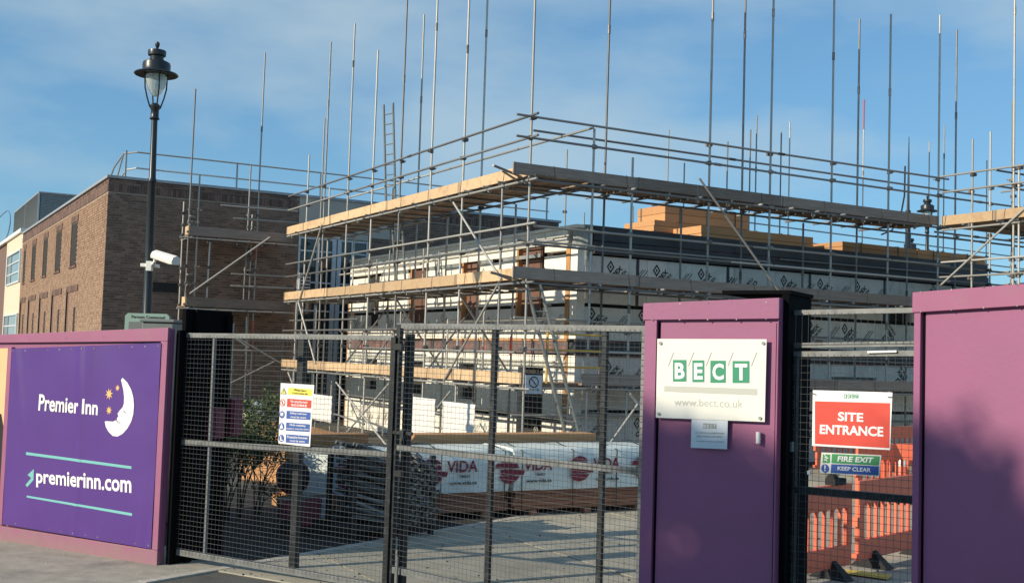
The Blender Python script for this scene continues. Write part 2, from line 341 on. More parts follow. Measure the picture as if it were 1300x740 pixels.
# ================================================================== BRICK BUILDING
BF = Frame(SITE.w(-5.0, 15.9), ang=SITE.ang)            # x along the shaded front, y back along the sunlit side
bb = thing('brick_building', BF, 'long two storey brown brick building with narrow slit windows and flat roof', 'building')
FRL, SDL, BH = 15.5, 21.2, 7.2
k = MB(); k.box(0.0, FRL, 0.0, SDL, 0, BH - .1); k.build('wall_core', M_MORT, bb)
def bricks(k, along, z0, z1, x0, x1, holes, side, proud=0.012):
    """courses of single bricks: along='x' on the front, 'y' on the side"""
    row = int(z0 / .077); z = row * .077
    while z < z1:
        x = x0 - (row % 2) * .1125
        while x < x1:
            a, b = max(x, x0), min(x + .215, x1)
            if b - a > .03 and not any(h[0] - .02 < (a + b) / 2 < h[1] + .02 and h[2] - .03 < z + .032 < h[3] + .02 for h in holes):
                p = proud + random.uniform(-.004, .004)
                if along == 'x': k.box(a, b, -p, .01, z, z + .062)
                else: k.box(-p, .01, a, b, z, z + .062)
            x += .225
        row += 1; z = row * .077
side_w = []
for i, (a, b) in enumerate(((20.5, 22.5), (24.1, 26.1), (27.75, 29.6), (31.3, 33.2), (34.8, 36.2))):
    a -= 15.9; b -= 15.9; side_w.append((a, min(b, 20.9)))
holes_s = [(a + .75, b, 4.87, 6.3) for a, b in side_w] + [(a - .0, b + .25, 1.0, 4.1) for a, b in side_w]
k = MB(); bricks(k, 'y', 2.2, 6.68, -.01, SDL, holes_s, 0); tag(k.build('sunlit_side_bricks', M_BRICKL, bb), kind='stuff')
holes_f = [(5.8, 8.2, 2.0, 7.3), (1.3, 2.15, 3.85, 4.15)]
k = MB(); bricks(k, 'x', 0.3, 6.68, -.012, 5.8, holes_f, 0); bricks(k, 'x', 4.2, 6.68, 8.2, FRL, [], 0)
tag(k.build('shaded_front_bricks', M_BRICKD, bb), kind='stuff')
k = MB(); x = -.012
while x < FRL:                                # soldier course round the top
    if not (5.75 < x + .03 < 8.2): k.box(x, x + .065, -.022, .01, 6.73, 6.945)
    x += .078
y = 0.0
while y < SDL: k.box(-.022, .01, y, y + .065, 6.73, 6.945); y += .078
tag(k.build('soldier_bricks', M_BRICKR, bb), kind='stuff')
k = MB(); bricks(k, 'x', 6.97, 7.1, -.012, FRL, [(5.8, 8.2, 2, 7.3)], 0); bricks(k, 'y', 6.97, 7.1, 0, SDL, [], 0)
tag(k.build('top_course_bricks', M_BRICKR, bb), kind='stuff')
k = MB(); k.box(-.07, FRL + .07, -.07, .35, 7.12, 7.2); k.box(-.07, .35, .35, SDL, 7.12, 7.2); k.box(FRL - .3, FRL + .07, .35, SDL, 7.12, 7.2)
k.build('coping', M_COPE, bb)
for a, b in side_w:
    wn = box('window', M_VOID, bb, -.004, .02, a + .75, b, 4.87, 6.3)
    fr = MB(); fr.box(-.012, -.005, a + .79, b - .05, 4.9, 6.28, M_VOID); fr.box(-.03, 0, b - .05, b, 4.87, 6.3, M_BRICKR)
    fr.build('frame', None, wn)
    st = MB(); s2 = MB(); y = a + .65
    while y < b: st.box(-.035, .0, y, y + .065, 6.33, 6.55); s2.box(-.05, .0, y, y + .065, 4.78, 4.86); y += .078
    tag(st.build('brick_lintel', M_BRICKR, bb), kind='stuff'); tag(s2.build('brick_sill', M_BRICKR, bb), kind='stuff')
    # tall recessed bay below with a slit window
    rc = MB(); rc.box(-.006, .01, a, b + .25, 1.0, 4.1, M_BRICKR); rc.box(-.05, .01, b + .17, b + .25, 1.0, 4.1, M_VOID)
    ro = rc.build('recessed_panel', None, bb)
    pb = MB(); bricks(pb, 'y', 2.2, 4.05, a + .02, b - .2, [(a + .35, a + .75, 1.0, 3.45)], 0, .01); pb.build('panel_bricks', M_BRICKL, ro)
    box('slit_window', M_VOID, bb, -.014, .0, a + .37, a + .73, 1.2, 3.44)
    ll = MB(); y = a - .02
    while y < b + .3: ll.box(-.04, .0, y, y + .065, 3.98, 4.19); y += .078
    tag(ll.build('brick_lintel', M_BRICKR, bb), kind='stuff')
box('vent_opening', M_VOID, bb, 1.3, 2.15, -.006, .02, 3.85, 4.15)
box('vent_frame', M_BRICKR, bb, 1.26, 2.19, -.02, -.004, 3.80, 3.86)
# panel bay and glazed stair screen on the front
box('cladding_panel', M_PANEL, bb, 5.8, 8.18, -.03, .02, 5.9, 7.12)
box('cladding_panel', M_PANEL, bb, 8.22, 9.3, -.026, .02, 6.0, 6.7)
k = MB(); k.box(5.82, 8.18, -.012, .02, .1, 5.86); gl = k.build('stair_screen', M_GLASS, bb)
for x0 in (5.82, 6.42, 6.95, 7.12, 7.6, 8.12):
    box('mullion', M_FRAME, gl, x0, x0 + (.13 if x0 in (6.95, 7.12) else .05), -.07, -.013, .1, 5.86)
for z0 in (.6, 1.7, 2.75, 3.5, 4.4, 5.4, 5.8):
    for xa, xb in ((5.88, 6.41), (6.48, 6.94), (7.26, 7.59), (7.66, 8.11)): box('transom', M_FRAME, gl, xa, xb, -.06, -.013, z0, z0 + .05)
k = MB(); k.box(5.86, 6.2, -.2, -.03, 4.0, 4.7, M_FRAME)
for i in range(6): k.box(5.88, 6.18, -.21, -.2, 4.05 + i * .11, 4.1 + i * .11, M_VOID)
k.build('louvre_vent', None, gl)
# roof edge rail
rl = thing('roof_guard_rail', BF, 'curved galvanised guard rail standing along the brick building roof edge', 'railing')
for z in (8.03, 7.55):
    k = MB(); off = .0 if z > 7.8 else .1
    k.path([(.35 + off, 2.2 + off, 7.25), (.4 + off, 1.6, z - .35), (.5 + off, .7, z - .04), (.85, .42, z), (3, .4, z), (15.3, .4, z)], .024, 8); k.build('rail', M_TUBE, rl, smooth=True)
for x in (.5, 3.85, 6.6, 9.2, 12, 15.2): box('post', M_TUBE, rl, x, x + .045, .38, .42, 7.2, 8.05)
k = MB(); k.tube((.45, 1.5, 7.2), (.5, .7, 8.0), .022); k.build('brace', M_TUBE, rl)

# white rendered neighbour
WF = Frame(BF.w(0, SDL), ang=SITE.ang)
wb = thing('white_building', WF, 'cream rendered block beyond the brick building, with pale framed windows', 'building')
k = MB(); k.box(.0, 9, 0.02, 6.9, 0, 7.25); k.build('wall', M_CREAM, wb)
k = MB(); k.box(-.12, 9, 0.03, 14.5, 7.25, 7.42); k.build('roof_edge', M_WHITE, wb)
k = MB(); k.box(.05, 9, 6.9, 14.5, 0, 7.25); k.build('brick_pier', M_BRICKR, wb)
for z0, z1 in ((4.98, 6.5), (1.9, 3.55)):
    wn = box('window', M_CURT, wb, -.01, .02, .25, 5.9, z0, z1)
    f = MB(); f.box(-.08, -.011, .2, .4, z0, z1); f.box(-.08, -.011, 5.7, 5.95, z0, z1); f.box(-.08, -.011, .4, 5.7, z1 - .08, z1); f.box(-.06, -.011, .4, 5.7, z0, z0 + .08)
    for t in (.33, .66): f.box(-.05, -.011, .4, 5.7, z0 + (z1 - z0) * t - .03, z0 + (z1 - z0) * t + .03)
    f.build('frame', M_FRAME, wn); box('side_light', M_FRAMEG, wn, -.03, -.011, 4.2, 5.65, z0 + .1, z1 - .1)
ls = thing('roof_letter', WF, 'thin outlined letter D standing on the cream building roof', 'sign')
k = MB(); c0 = WF.pu(-2, 291, 0.0); c1 = WF.pu(-2, 274, 0); e0 = WF.pu(13, 282, 0); y0 = c0.y; y1 = e0.y; zb, zt = 7.5, c1.z - .15
ls.scale = (1, 1, 1); pts = [(0, y0, zb), (0, y0, zt), (0, y0 + (y1 - y0) * .6, zt)] + [(0, y0 + (y1 - y0) * (.6 + .4 * math.sin(a)), zt + (zb - zt) * (1 - math.cos(a)) / 2) for a in [R(t) for t in range(15, 180, 15)]] + [(0, y0, zb)]
k.path(pts, .03, 6); k.build('letter', M_SBLUE2, ls)
k = MB(); k.box(-.02, .02, y0 - .05, y0 + .05, 7.4, zb); k.build('stand', M_FRAMEG, ls)
# louvred plant enclosure
PD = ray(50, 243); PE = EYE + PD * (62 / PD.y); PF = Frame((PE.x, PE.y, 0), ang=SITE.ang)
lp = thing('roof_plant_enclosure', PF, 'grey louvred plant box standing on the roof behind the brick parapet', 'plant enclosure')
zl = PF.l(PE).z; lw = PF.pu(20, 248).y; rw = PF.px(90, 247).x
k = MB(); k.box(.05, rw + 1, .05, lw, 6.5, zl - .05); k.build('housing', M_MEMB, lp)
k = MB()
z = 7.0
while z < zl - .1:
    k.slab([(.0, .1, z), (.05, .1, z + .07), (.05, lw - .05, z + .07), (.0, lw - .05, z)], [(.012, .1, z - .01), (.06, .1, z + .06), (.06, lw - .05, z + .06), (.012, lw - .05, z - .01)])
    k.slab([(.1, 0, z), (rw + 1, 0, z), (rw + 1, .05, z + .07), (.1, .05, z + .07)], [(.1, .012, z - .01), (rw + 1, .012, z - .01), (rw + 1, .06, z + .06), (.1, .06, z + .06)])
    z += .085
tag(k.build('louvre_slats', M_LOUV, lp), kind='stuff')
for y in (0, lw * .5, lw - .06): box('corner_post', M_COPE, lp, -.03, .05, y, y + .07, 7.0, zl)
box('top_rail', M_COPE, lp, -.03, .05, .07, lw, zl - .06, zl + .004); box('top_rail', M_COPE, lp, .05, rw + 1, -.03, .05, zl - .06, zl + .002)

# ================================================================== THE UNFINISHED BUILDING
UW, VW = 1.9, 1.2; UE, VE = 14.6, 14.05
nb = thing('unfinished_building', SITE, 'unfinished two storey block clad in white insulation boards behind the scaffold', 'building')
k = MB(); k.box(UW + .22, UE - .02, VW + .22, VE, 0, 5.0); k.build('wall_core', M_VOID, nb)
# print stamped on the boards
def stamp():
    k = MB()
    def ring(r0, r1, cx, cz):
        for i in range(4):
            a0 = i * math.pi / 2; a1 = a0 + math.pi / 2
            k.add([(cx + r * math.cos(a) * .72, 0, cz + r * math.sin(a)) for r, a in ((r0, a0), (r1, a0), (r1, a1), (r0, a1))], [(0, 1, 2, 3)])
    ring(.085, .14, 0, .17); ring(.0, .04, 0, .17)
    def dtext(s, cx, cz, ln, h, bold):
        vs, fs, _ = text2d(s, bold); a = R(42)
        k.add([(cx + (p[0] - .5) * ln * math.cos(a) - (p[1] - .5) * h * math.sin(a), 0, cz + (p[0] - .5) * ln * math.sin(a) + (p[1] - .5) * h * math.cos(a)) for p in vs], fs)
    dtext('OBEX', .13, .04, .42, .11, .05); dtext('CORTEX', .25, -.02, .42, .07, .04)
    for d in (.06, .12, .2): k.bar((.50 + d, 0, -.14), (.78 + d, 0, .16), .014, .004, up=(0, 1, 0))
    return k.mesh('stamp')
ST_B = stamp(); ST_B.materials.append(M_INK)
ST_G = ST_B.copy(); ST_G.materials.clear(); ST_G.materials.append(M_GREY)
def boards(side, rows, length0, length1, openings, m, st, pitch=1.2, skip_gap=None):
    for z0, z1 in rows:
        xs = length0; cuts = sorted([length0 + i * pitch + (.37 if rows.index((z0, z1)) % 2 else 0) for i in range(30)] + [o[0] for o in openings if o[2] < z1 and o[3] > z0] + [o[1] for o in openings if o[2] < z1 and o[3] > z0] + [length0, length1])
        cuts = [c for c in cuts if length0 <= c <= length1]
        for a, b in zip(cuts, cuts[1:]):
            if b - a < .05: continue
            seg = [(z0, z1)]
            for o in openings:
                if o[0] - .01 <= (a + b) / 2 <= o[1] + .01:
                    ns = []
                    for s0, s1 in seg:
                        if o[2] >= s1 or o[3] <= s0: ns.append((s0, s1)); continue
                        if o[2] > s0 + .02: ns.append((s0, o[2]))
                        if o[3] < s1 - .02: ns.append((o[3], s1))
                    seg = ns
            for s0, s1 in seg:
                j = random.uniform(-.006, .006); kk = MB()
                if side == 'L': kk.box(UW + j, UW + .2, a + .004, b - .004, s0, s1)
                else: kk.box(a + .004, b - .004, VW + j, VW + .2, s0, s1)
                o_ = kk.build('insulation_board', m, nb)
                if st and b - a > .75 and s1 - s0 > .5:
                    n_ = 1 if b - a < 1.9 else 2
                    for i in range(n_):
                        c = a + .15 + i * 1.1 + random.uniform(0, .15); zc = (s0 + s1) / 2 + random.uniform(-.12, .1)
                        if s1 - s0 > .9 : zc = s1 - .38
                        if side == 'L': place('printed_mark', st, o_, (UW + j - .004, c + .8, zc), (0, 0, -math.pi / 2))
                        else: place('printed_mark', st, o_, (c + (.35 if (rz_ := random.choice((0, 0, 0, 0, -1.57, 3.14))) else 0), VW + j - .004, zc), (0, rz_, 0))
OPL = [(5.55, 6.42, 3.09, 4.55), (8.58, 9.5, 2.98, 4.55), (11.75, 12.6, 3.03, 4.55), (2.55, 3.68, 3.1, 4.75),
       (5.55, 6.5, 1.2, 2.06), (8.5, 9.65, 1.2, 2.06), (2.45, 3.55, 0.0, 2.05), (11.7, 12.5, 1.2, 2.06)]
boards('L', [(0.02, .90), (.97, 2.33), (2.68, 3.36), (3.44, 4.46), (4.56, 5.0)], VW + .42, VE, OPL, M_ISO, ST_G)
for o in OPL:
    top = o[2] > 2.4
    if top and o[1] < 11:
        box('opening_sheathing', M_BROWN, nb, UW + .1, UW + .16, o[0] + (.25 if o[0] < 3 else .04), o[1] - .03, o[2], o[3])
        box('opening_reveal', M_OSB, nb, UW - .02, UW + .2, o[1] - .03, o[1] + .05, o[2], o[3])
    else:
        box('opening_void', M_VOID, nb, UW + .14, UW + .2, o[0], o[1], o[2], o[3])
for a, b in ((2.7, 4.4), (4.9, 5.5), (6.6, 8.4), (9.7, 11.6)):     # cloths, battens and tape over the joints
    box('joint_tape', M_CLEAR, nb, UW - .012, UW + .01, a, b, 4.47, 4.55)
k = MB(); k.box(UW - .03, UW + .2, VW + .25, VE, 2.36, 2.62); k.build('floor_band', M_BAND, nb)
k = MB(); k.box(UW - .05, UW + .02, VW + .25, 9.5, 2.63, 2.675); k.build('band_batten', M_CLT, nb)
for z in (2.18, 2.1, 4.72, 4.86):        # grey pipes and ribs across the face
    k = MB(); k.tube((UW - .035, VW + .3, z), (UW - .035, VE - .2, z), .028 if z < 3 else .02, 8); k.build('conduit', M_PALEG, nb)
box('corner_timber', M_OSB, nb, UW - .02, UW + .18, VW + .27, VW + .42, .02, 2.33)
box('corner_timber', M_OSB, nb, UW - .02, UW + .18, VW + .27, VW + .42, 2.68, 4.6)
box('corner_board', M_ISO, nb, UW, UW + .2, VW + .0, VW + .265, .02, 2.33)
box('corner_board', M_ISO, nb, UW, UW + .2, VW + .0, VW + .265, 2.68, 4.6)
# timber studs of the unfinished bay at the far end
for i, (y0, z1) in enumerate(((14.1, 4.2), (14.35, 4.25), (14.75, 4.2))):
    box('stud', M_OSB, nb, UW + .02 + i * .25, UW + .16 + i * .25, y0, y0 + .1, .02, z1)
OPR = [(9.2, 10.7, 1.3, 2.03), (11.0, 11.9, 3.45, 3.95), (6.55, 7.2, .9, 2.1)]
boards('R', [(0.02, 1.14), (1.21, 2.33), (2.68, 3.36), (3.44, 4.44)], UW + .202, UE, OPR, M_ISO_SHADE, ST_B, 1.22)
box('opening_infill', M_FRAMEG, nb, 9.2, 10.7, VW + .12, VW + .2, 1.3, 2.03)
box('opening_void', M_VOID, nb, 11.0, 11.9, VW + .14, VW + .2, 3.45, 3.95)
box('opening_void', M_VOID, nb, 6.55, 7.2, VW + .14, VW + .2, .9, 2.1)
k = MB(); k.box(UW - .02, UE, VW - .03, VW + .2, 2.38, 2.60); k.build('floor_band', M_MEMB, nb)
k = MB(); k.box(UW - .02, UE, VW - .05, VW + .02, 2.61, 2.65); k.box(UW - .02, UE, VW - .05, VW + .02, 2.33, 2.365); k.build('band_edge', M_BAND, nb)
for x0 in (3.4, 5.9, 8.4, 10.9, 13.4): box('seam_post', M_MEMB, nb, x0, x0 + .07, VW - .014, VW + .01, 3.44, 4.44)
# roof edge: dark membrane upstand on the shaded face, pale cap on the sunlit face
k = MB(); k.box(UW + .35, UE + .1, VW - .10, VW + .4, 4.47, 4.74); k.box(UW + .36, UE + .1, VW - .075, VW + .4, 4.75, 5.07)
k.build('roof_upstand', M_MEMB, nb, bevel=.012)
k = MB(); k.box(UW - .05, UW + .34, VW + .0, VE, 5.005, 5.07); k.build('roof_cap', M_ISO_SHADE, nb)
k = MB(); k.box(UW + .3, UE, VW + .35, VE, 4.98, 5.06); k.build('roof_deck', M_MEMB, nb)
k = MB()                                    # crumpled membrane folded round the corner
n1, n2 = 14, 12
for i in range(n1 + 1):
    for j in range(n2 + 1):
        a = i / n1 * math.pi / 2; t = j / n2
        rr = .30 + .05 * noise.noise(V((a * 3, t * 5, 1))) + .03 * noise.noise(V((a * 9, t * 12, 4)))
        k.v.append((UW + .33 - rr * math.cos(a), VW + .26 - rr * math.sin(a), 4.22 + .86 * t))
for i in range(n1):
    for j in range(n2): k.f.append([i * (n2 + 1) + j, (i + 1) * (n2 + 1) + j, (i + 1) * (n2 + 1) + j + 1, i * (n2 + 1) + j + 1]); k.m.append(0)
k.build('corner_membrane', M_CLEAR, nb, smooth=True)

# timber on the roof
def stack(name, label, cat, x0, x1, y0, y1, z0, z1, rows, mcol, step=0.0, group=None, split=1.25):
    t = thing(name, SITE, label, cat, group, at=(x0, y0, z0)); h = (z1 - z0) / rows
    for r_ in range(rows):
        x = 0.0; L = x1 - x0; off = random.uniform(0, step)
        n = max(1, round(L / (split * 2))); xl = L / n
        for i in range(n):
            y_ = 0.0; W = y1 - y0; m_ = max(1, round(W / split)); yw = W / m_
            for j in range(m_):
                kk = MB(); e = random.uniform(-.02, .02); kk.box(i * xl + .006 + off + e, (i + 1) * xl - .006 + off + e, j * yw + .006, (j + 1) * yw - .006, r_ * h + .004, (r_ + 1) * h - .006)
                kk.build('timber_panel', mcol, t)
    return t
stack('timber_panel_stack', 'low yellow timber panel stack on the roof edge, farthest to the right', 'timber stack', 9.65, 14.9, 1.35, 2.9, 5.075, 5.33, 2, M_CLT, .0)
stack('timber_panel_stack', 'flat timber stack on the roof edge below the tallest stack', 'timber stack', 5.73, 9.25, 1.95, 3.05, 5.075, 5.44, 2, M_CLT, .05)
stack('timber_panel_stack', 'stepped yellow timber stack at the left end of the roof pile, nearest the white corner', 'timber stack', 5.18, 5.84, 3.0, 4.25, 5.075, 5.62, 4, M_CLT, .0)
stack('timber_panel_stack', 'tallest timber stack on the flat roof, highest against the sky', 'timber stack', 5.87, 8.55, 3.5, 4.65, 5.075, 6.09, 5, M_CLT, .0)
stack('timber_panel_stack', 'narrow timber ledge in front of the tallest roof stack', 'timber stack', 5.87, 7.4, 3.08, 3.48, 5.075, 5.60, 4, M_CLT, .0)

for o in [o for o in bpy.data.objects if o.get('label', '').startswith(('tallest timber', 'low yellow timber'))]:
    L = (2.68, 5.25)[o['label'].startswith('low')]; H = (1.0, .245)[o['label'].startswith('low')]
    for x in ([.45, 1.3, 2.2] if L < 3 else [.6, 1.9, 3.2, 4.5]):
        kk = MB(); kk.box(x, x + .025, -.014, -.006, 0, H + .02); kk.box(x, x + .025, -.014, 1.1, H + .016, H + .022); kk.build('strap', M_POST, o)

# ================================================================== SCAFFOLDING
TR = .0242
_lg = {}
def tube_mesh(m):
    if m.name not in _lg:
        k = MB(); k.tube((0, 0, 0), (0, 0, 1), TR, 10); _lg[m.name] = k.mesh('tube_' + m.name, m, smooth=True)
    return _lg[m.name]
k = MB(); k.tube((0, 0, -.045), (0, 0, .045), .04, 8); k.box(-.06, .02, .02, .075, -.035, .035); k.box(.015, .05, -.03, .09, -.03, .012); k.tube((.03, .03, 0), (.075, .1, 0), .012, 6); COUP = k.mesh('coupler', M_CLAMP)
k = MB(); k.tube((0, 0, -.01), (0, 0, .01), .034, 8); k.box(-.02, .02, -.02, .05, -.07, .03); k.tube((.0, .03, -.09), (0, .03, .05), .012, 6); CLIP = k.mesh('board_clip', M_TUBE)
k = MB(); k.box(-.075, .075, -.075, .075, 0, .008); k.tube((0, 0, .008), (0, 0, .07), .018, 8); BASE = k.mesh('base_plate', M_CLAMP)
def stick(name, root, a, b, m):
    a = V(a); b = V(b); d = b - a; o = place(name, tube_mesh(m), root, a, d.to_track_quat('Z', 'Y').to_euler(), (1, 1, d.length)); return o
def standard(root, x, y, z1, z0=0.03, m=None, joints=(), lean=0.0):
    m = m or random.choice((M_TUBE, M_TUBE, M_TUBE, M_TUBED)); top = V((x + lean, y, z1))
    k = MB(); k.tube((0, 0, 0), (lean, 0, z1 - z0), TR, 10); o = k.build('standard', m, root, smooth=True); o.location = (x, y, z0)
    for z in joints:
        if z0 < z < z1:
            place('coupler', COUP, o, (lean * (z - z0) / (z1 - z0), 0, z - z0), (0, 0, random.choice((0, 1.57, 3.14, 4.71))))
    if z0 < .1: place('base_plate', BASE, o, (0, 0, -.03))
    j = 3.2 + random.uniform(0, 2)
    while j < z1 - 1:                      # joint sleeves where two tubes meet
        kk = MB(); kk.tube((0, 0, -.09), (0, 0, .09), .031, 8); s = kk.build('sleeve', M_CLAMP, o); s.location = (lean * (j - z0) / (z1 - z0), 0, j - z0); j += 5.5
    return o
LV = (5.70, 3.72, 1.72)                     # underside of the three toe boards
RAILZ = (6.86, 6.47, 4.80, 4.43, 2.80, 2.42)
def deck(root, axis, a0, a1, w0, z, m_toe, nb_=5, toe=True, toe_off=-.05, a_toe=None, top_m=M_DECK):
    """boards, transoms and toe boards of one lift; axis 'x' or 'y' is the long way"""
    def bx(nm, m, p0, p1, q0, q1, z0, z1):
        kk = MB()
        if axis == 'x': kk.box(p0, p1, q0, q1, z0, z1)
        else: kk.box(q0, q1, p0, p1, z0, z1)
        return kk.build(nm, m, root)
    for r_ in range(nb_):
        a = a0 - random.uniform(0, 1.5) * 0
        first = True
        while a < a1 - .3:
            b = min(a + (3.9 if not first else random.choice((1.3, 2.6, 3.9))), a1); first = False
            bx('scaffold_board', top_m, a + .01, b - .01, w0 + .06 + r_ * .245, w0 + .06 + r_ * .245 + .225, z + .03 + random.uniform(0, .004), z + .068); a = b
    if toe:
        t0, t1 = a_toe or (a0, a1); a = t0
        first = True
        while a < t1 - .2:
            b = min(a + (3.9 if not first else 2.9), t1); first = False
            e = random.uniform(-.008, .008); o = bx('toe_board', m_toe, a + .006, b - .006, w0 + toe_off - .019, w0 + toe_off + .019, z + .03 + e, z + .255 + e)
            for c in (a + .03, b - .055):
                kk = MB(); q0, q1 = w0 + toe_off - .0215, w0 + toe_off + .0215
                if axis == 'x': kk.box(c, c + .022, q0, q1, z + .028 + e, z + .2575 + e)
                else: kk.box(q0, q1, c, c + .022, z + .028 + e, z + .2575 + e)
                kk.build('end_band', M_CLAMP, o)
            a = b
        a = t0 + .9
        while a < t1:
            kk = MB()
            if axis == 'x': kk.bar((a, w0 + toe_off - .024, z + .27), (a + .05, w0 + toe_off - .024, z - .03), .012, .006, up=(0, 1, 0))
            else: kk.bar((w0 + toe_off - .024, a, z + .27), (w0 + toe_off - .024, a + .05, z - .03), .012, .006, up=(1, 0, 0))
            kk.build('board_strap', M_CLAMP, root); a += random.uniform(1.5, 1.9)
    a = a0 + .25
    while a < a1:
        pr = random.uniform(.05, .22)
        p, q = (V((a, w0 - pr, z)), V((a, w0 + 1.45 + random.uniform(0, .3), z)))
        if axis == 'y': p, q = V((w0 - pr, a, z)), V((w0 + 1.45 + random.uniform(0, .3), a, z))
        t = stick('transom', root, p, q, random.choice((M_TUBE, M_TUBED, M_TUBED)))
        if random.random() < .8:
            c = V((a, w0 - .02, z - .03)) if axis == 'x' else V((w0 - .02, a, z - .03))
            place('board_clip', CLIP, root, c, (0, 0, 0 if axis == 'x' else -1.57))
        a += random.uniform(.72, 1.0)
def ledgers(root, axis, a0, a1, w0, zs, ext=(.25, .3), m=None):
    for z in zs:
        e0, e1 = random.uniform(*ext), random.uniform(*ext); zz = z + random.uniform(-.015, .015)
        p, q = ((a0 - e0, w0, zz), (a1 + e1, w0, zz + random.uniform(-.03, .03)))
        if axis == 'y': p, q = (w0, p[0], p[2]), (w0, q[0], q[2])
        # two tubes lapped or butted along a run
        mid = random.uniform(.35, .65); pm = V(p).lerp(V(q), mid)
        stick('ledger', root, p, pm, m or random.choice((M_TUBE, M_TUBED))); stick('ledger', root, pm, q, m or random.choice((M_TUBE, M_TUBED)))
        k = MB(); d = (V(q) - V(p)).normalized(); k.tube(pm - d * .09, pm + d * .09, .032, 8); k.build('sleeve_coupler', M_CLAMP, root)

# --- along the sunlit face
sl = thing('tube_scaffold', SITE, 'steel tube scaffold along the sunlit white wall, with three pale timber toe boards', 'scaffold', at=(0, 0, 0))
LJ = RAILZ + tuple(z - .02 for z in LV)
outL = ((0.0, 11.5), (1.08, 5.95), (2.85, 11.4), (4.5, 11.6), (6.2, 11.5), (7.95, 9.95), (9.62, 11.05), (11.4, 10.95), (12.85, 7.95))
for v, zt in outL: standard(sl, 0, v, zt, joints=LJ, lean=random.uniform(-.02, .03), m=(M_TUBED if v in (1.08,) else None))
for v, zt in ((2.85, 5.6), (4.5, 11.8), (6.2, 6.1), (7.97, 11.1), (9.7, 6.75), (12.3, 5.6), (14.5, 7.3), (15.3, 9.6)): standard(sl, 1.3, v, zt, joints=LV, lean=random.uniform(-.02, .02))
for z, nb_ in zip(LV, (5, 5, 5)):
    deck(sl, 'y', 0.05 if z < 5 else -.1, 14.35, 0, z, M_BOARD, nb_, a_toe=(.0, 14.4))
ledgers(sl, 'y', -.05, 14.1, -.05, [RAILZ[0] + .02, RAILZ[1], RAILZ[2], RAILZ[3], LV[0] - .05, LV[1] - .05, LV[2] - .05, 2.83])
ledgers(sl, 'y', .3, 13.2, 1.3, [LV[0] - .05, LV[1] - .05, LV[2] - .05])
ledgers(sl, 'y', .2, 12.9, 1.35, [6.83], m=M_TUBE)
for a, b in (((-.1, 3.08, 5.53), (-.1, .85, 3.78)), ((-.1, 11.25, 5.75), (-.1, 12.96, 3.6)), ((-.1, 12.96, 3.66), (-.1, 11.3, 1.9)), ((-.1, 1.0, 3.65), (-.1, 3.25, 1.7)),
             ((-.12, 9.6, 1.45), (-.12, 6.15, .1)), ((-.08, 6.2, 1.55), (-.08, 9.1, .05)), ((-.1, 2.9, 1.5), (-.1, 5.2, .05)), ((-.08, 5.3, 1.55), (-.08, 3.3, .1)), ((-.1, 13.6, 1.6), (-.1, 11.5, .1))):
    stick('brace', sl, a, b, M_TUBE)
for v, z0, z1 in ((1.9, .03, 1.5), (3.7, .03, 1.62), (5.4, 1.75, 3.1), (5.2, 3.76, 4.65), (7.1, 3.76, 4.9), (9.0, 3.76, 4.7), (7.3, 1.8, 3.3), (10.6, 1.8, 2.9), (8.8, .03, 1.7), (3.3, 1.8, 3.2), (12.1, .03, 1.6)):
    standard(sl, .75 + random.uniform(-.15, .4), v, z1, z0, m=M_TUBE)
for z, v0, v1, u in ((1.05, .2, 5.6, 1.3), (1.0, 5.9, 12.8, 1.3), (.5, .6, 7.4, 1.3), (3.05, .6, 6.2, 1.3), (2.9, 6.8, 13.2, 1.3), (4.7, 1.2, 7.4, 1.3), (4.55, 7.6, 13.4, 1.3), (2.35, .3, 8.0, -.05), (3.1, 8.4, 13.8, -.05)):
    stick('ledger', sl, (u, v0, z), (u, v1, z + random.uniform(-.04, .04)), random.choice((M_TUBE, M_TUBED)))
for v in (4.55, 8.0, 9.7): stick('brace', sl, (.0, v, 1.75), (1.35, v + .1, 3.5), M_TUBED)
for v in (2.9, 6.25): stick('brace', sl, (.0, v, 3.6), (1.35, v + .1, 1.9), M_TUBED)
for v in (.9, 7.0, 8.5, 10.4): stick('ledger', sl, (-.1, v - .9, .55 + random.uniform(-.1, .1)), (-.1, v + 1.1, .62), M_TUBED)
for z in (5.75, 3.76):
    for x0 in (-.75, -.35): stick('putlog', sl, (x0 - .2, .5 + x0, z + .05), (.3, 1.2 + x0, z - .03), M_TUBED)
# orange protective sleeves near the corner
for (u, v, z0, z1) in ((1.3, 2.85, 2.3, 2.7),):
    k = MB(); k.tube((u, v, z0), (u, v, z1), .03, 8); k.build('coloured_band', M_RED, sl)

# --- along the shaded face
sr = thing('tube_scaffold', SITE, 'steel tube scaffold along the shaded long wall, with toe boards toned grey for the shade', 'scaffold', at=(.3, 0, 0))
RF0 = .3
outR = ((1.42, 6.83), (2.38, 6.36), (4.36, 11.9), (6.05, 12.2), (7.9, 12.0), (9.7, 10.62), (11.42, 10.9))
def rx(x): return x - RF0
for u, zt in outR: standard(sr, rx(u), 0, zt, joints=LJ, lean=random.uniform(-.02, .03), m=(M_TUBE if u > 4 else None))
for u, zt in ((2.38, 11.9), (4.44, 5.6), (6.14, 11.6), (8.03, 5.6), (9.75, 10.75), (11.5, 5.6), (13.25, 11.1)): standard(sr, rx(u), 1.0, zt, joints=LV, lean=random.uniform(-.02, .03), m=M_TUBED)
deck(sr, 'x', rx(1.35), rx(11.3), 0, LV[0], M_BOARD_SHADE, 4, a_toe=(rx(-.42), rx(11.35)))
deck(sr, 'x', rx(1.35), rx(14.4), 0, LV[1], M_BOARD_SHADE, 4, a_toe=(rx(-.36), rx(11.35)))
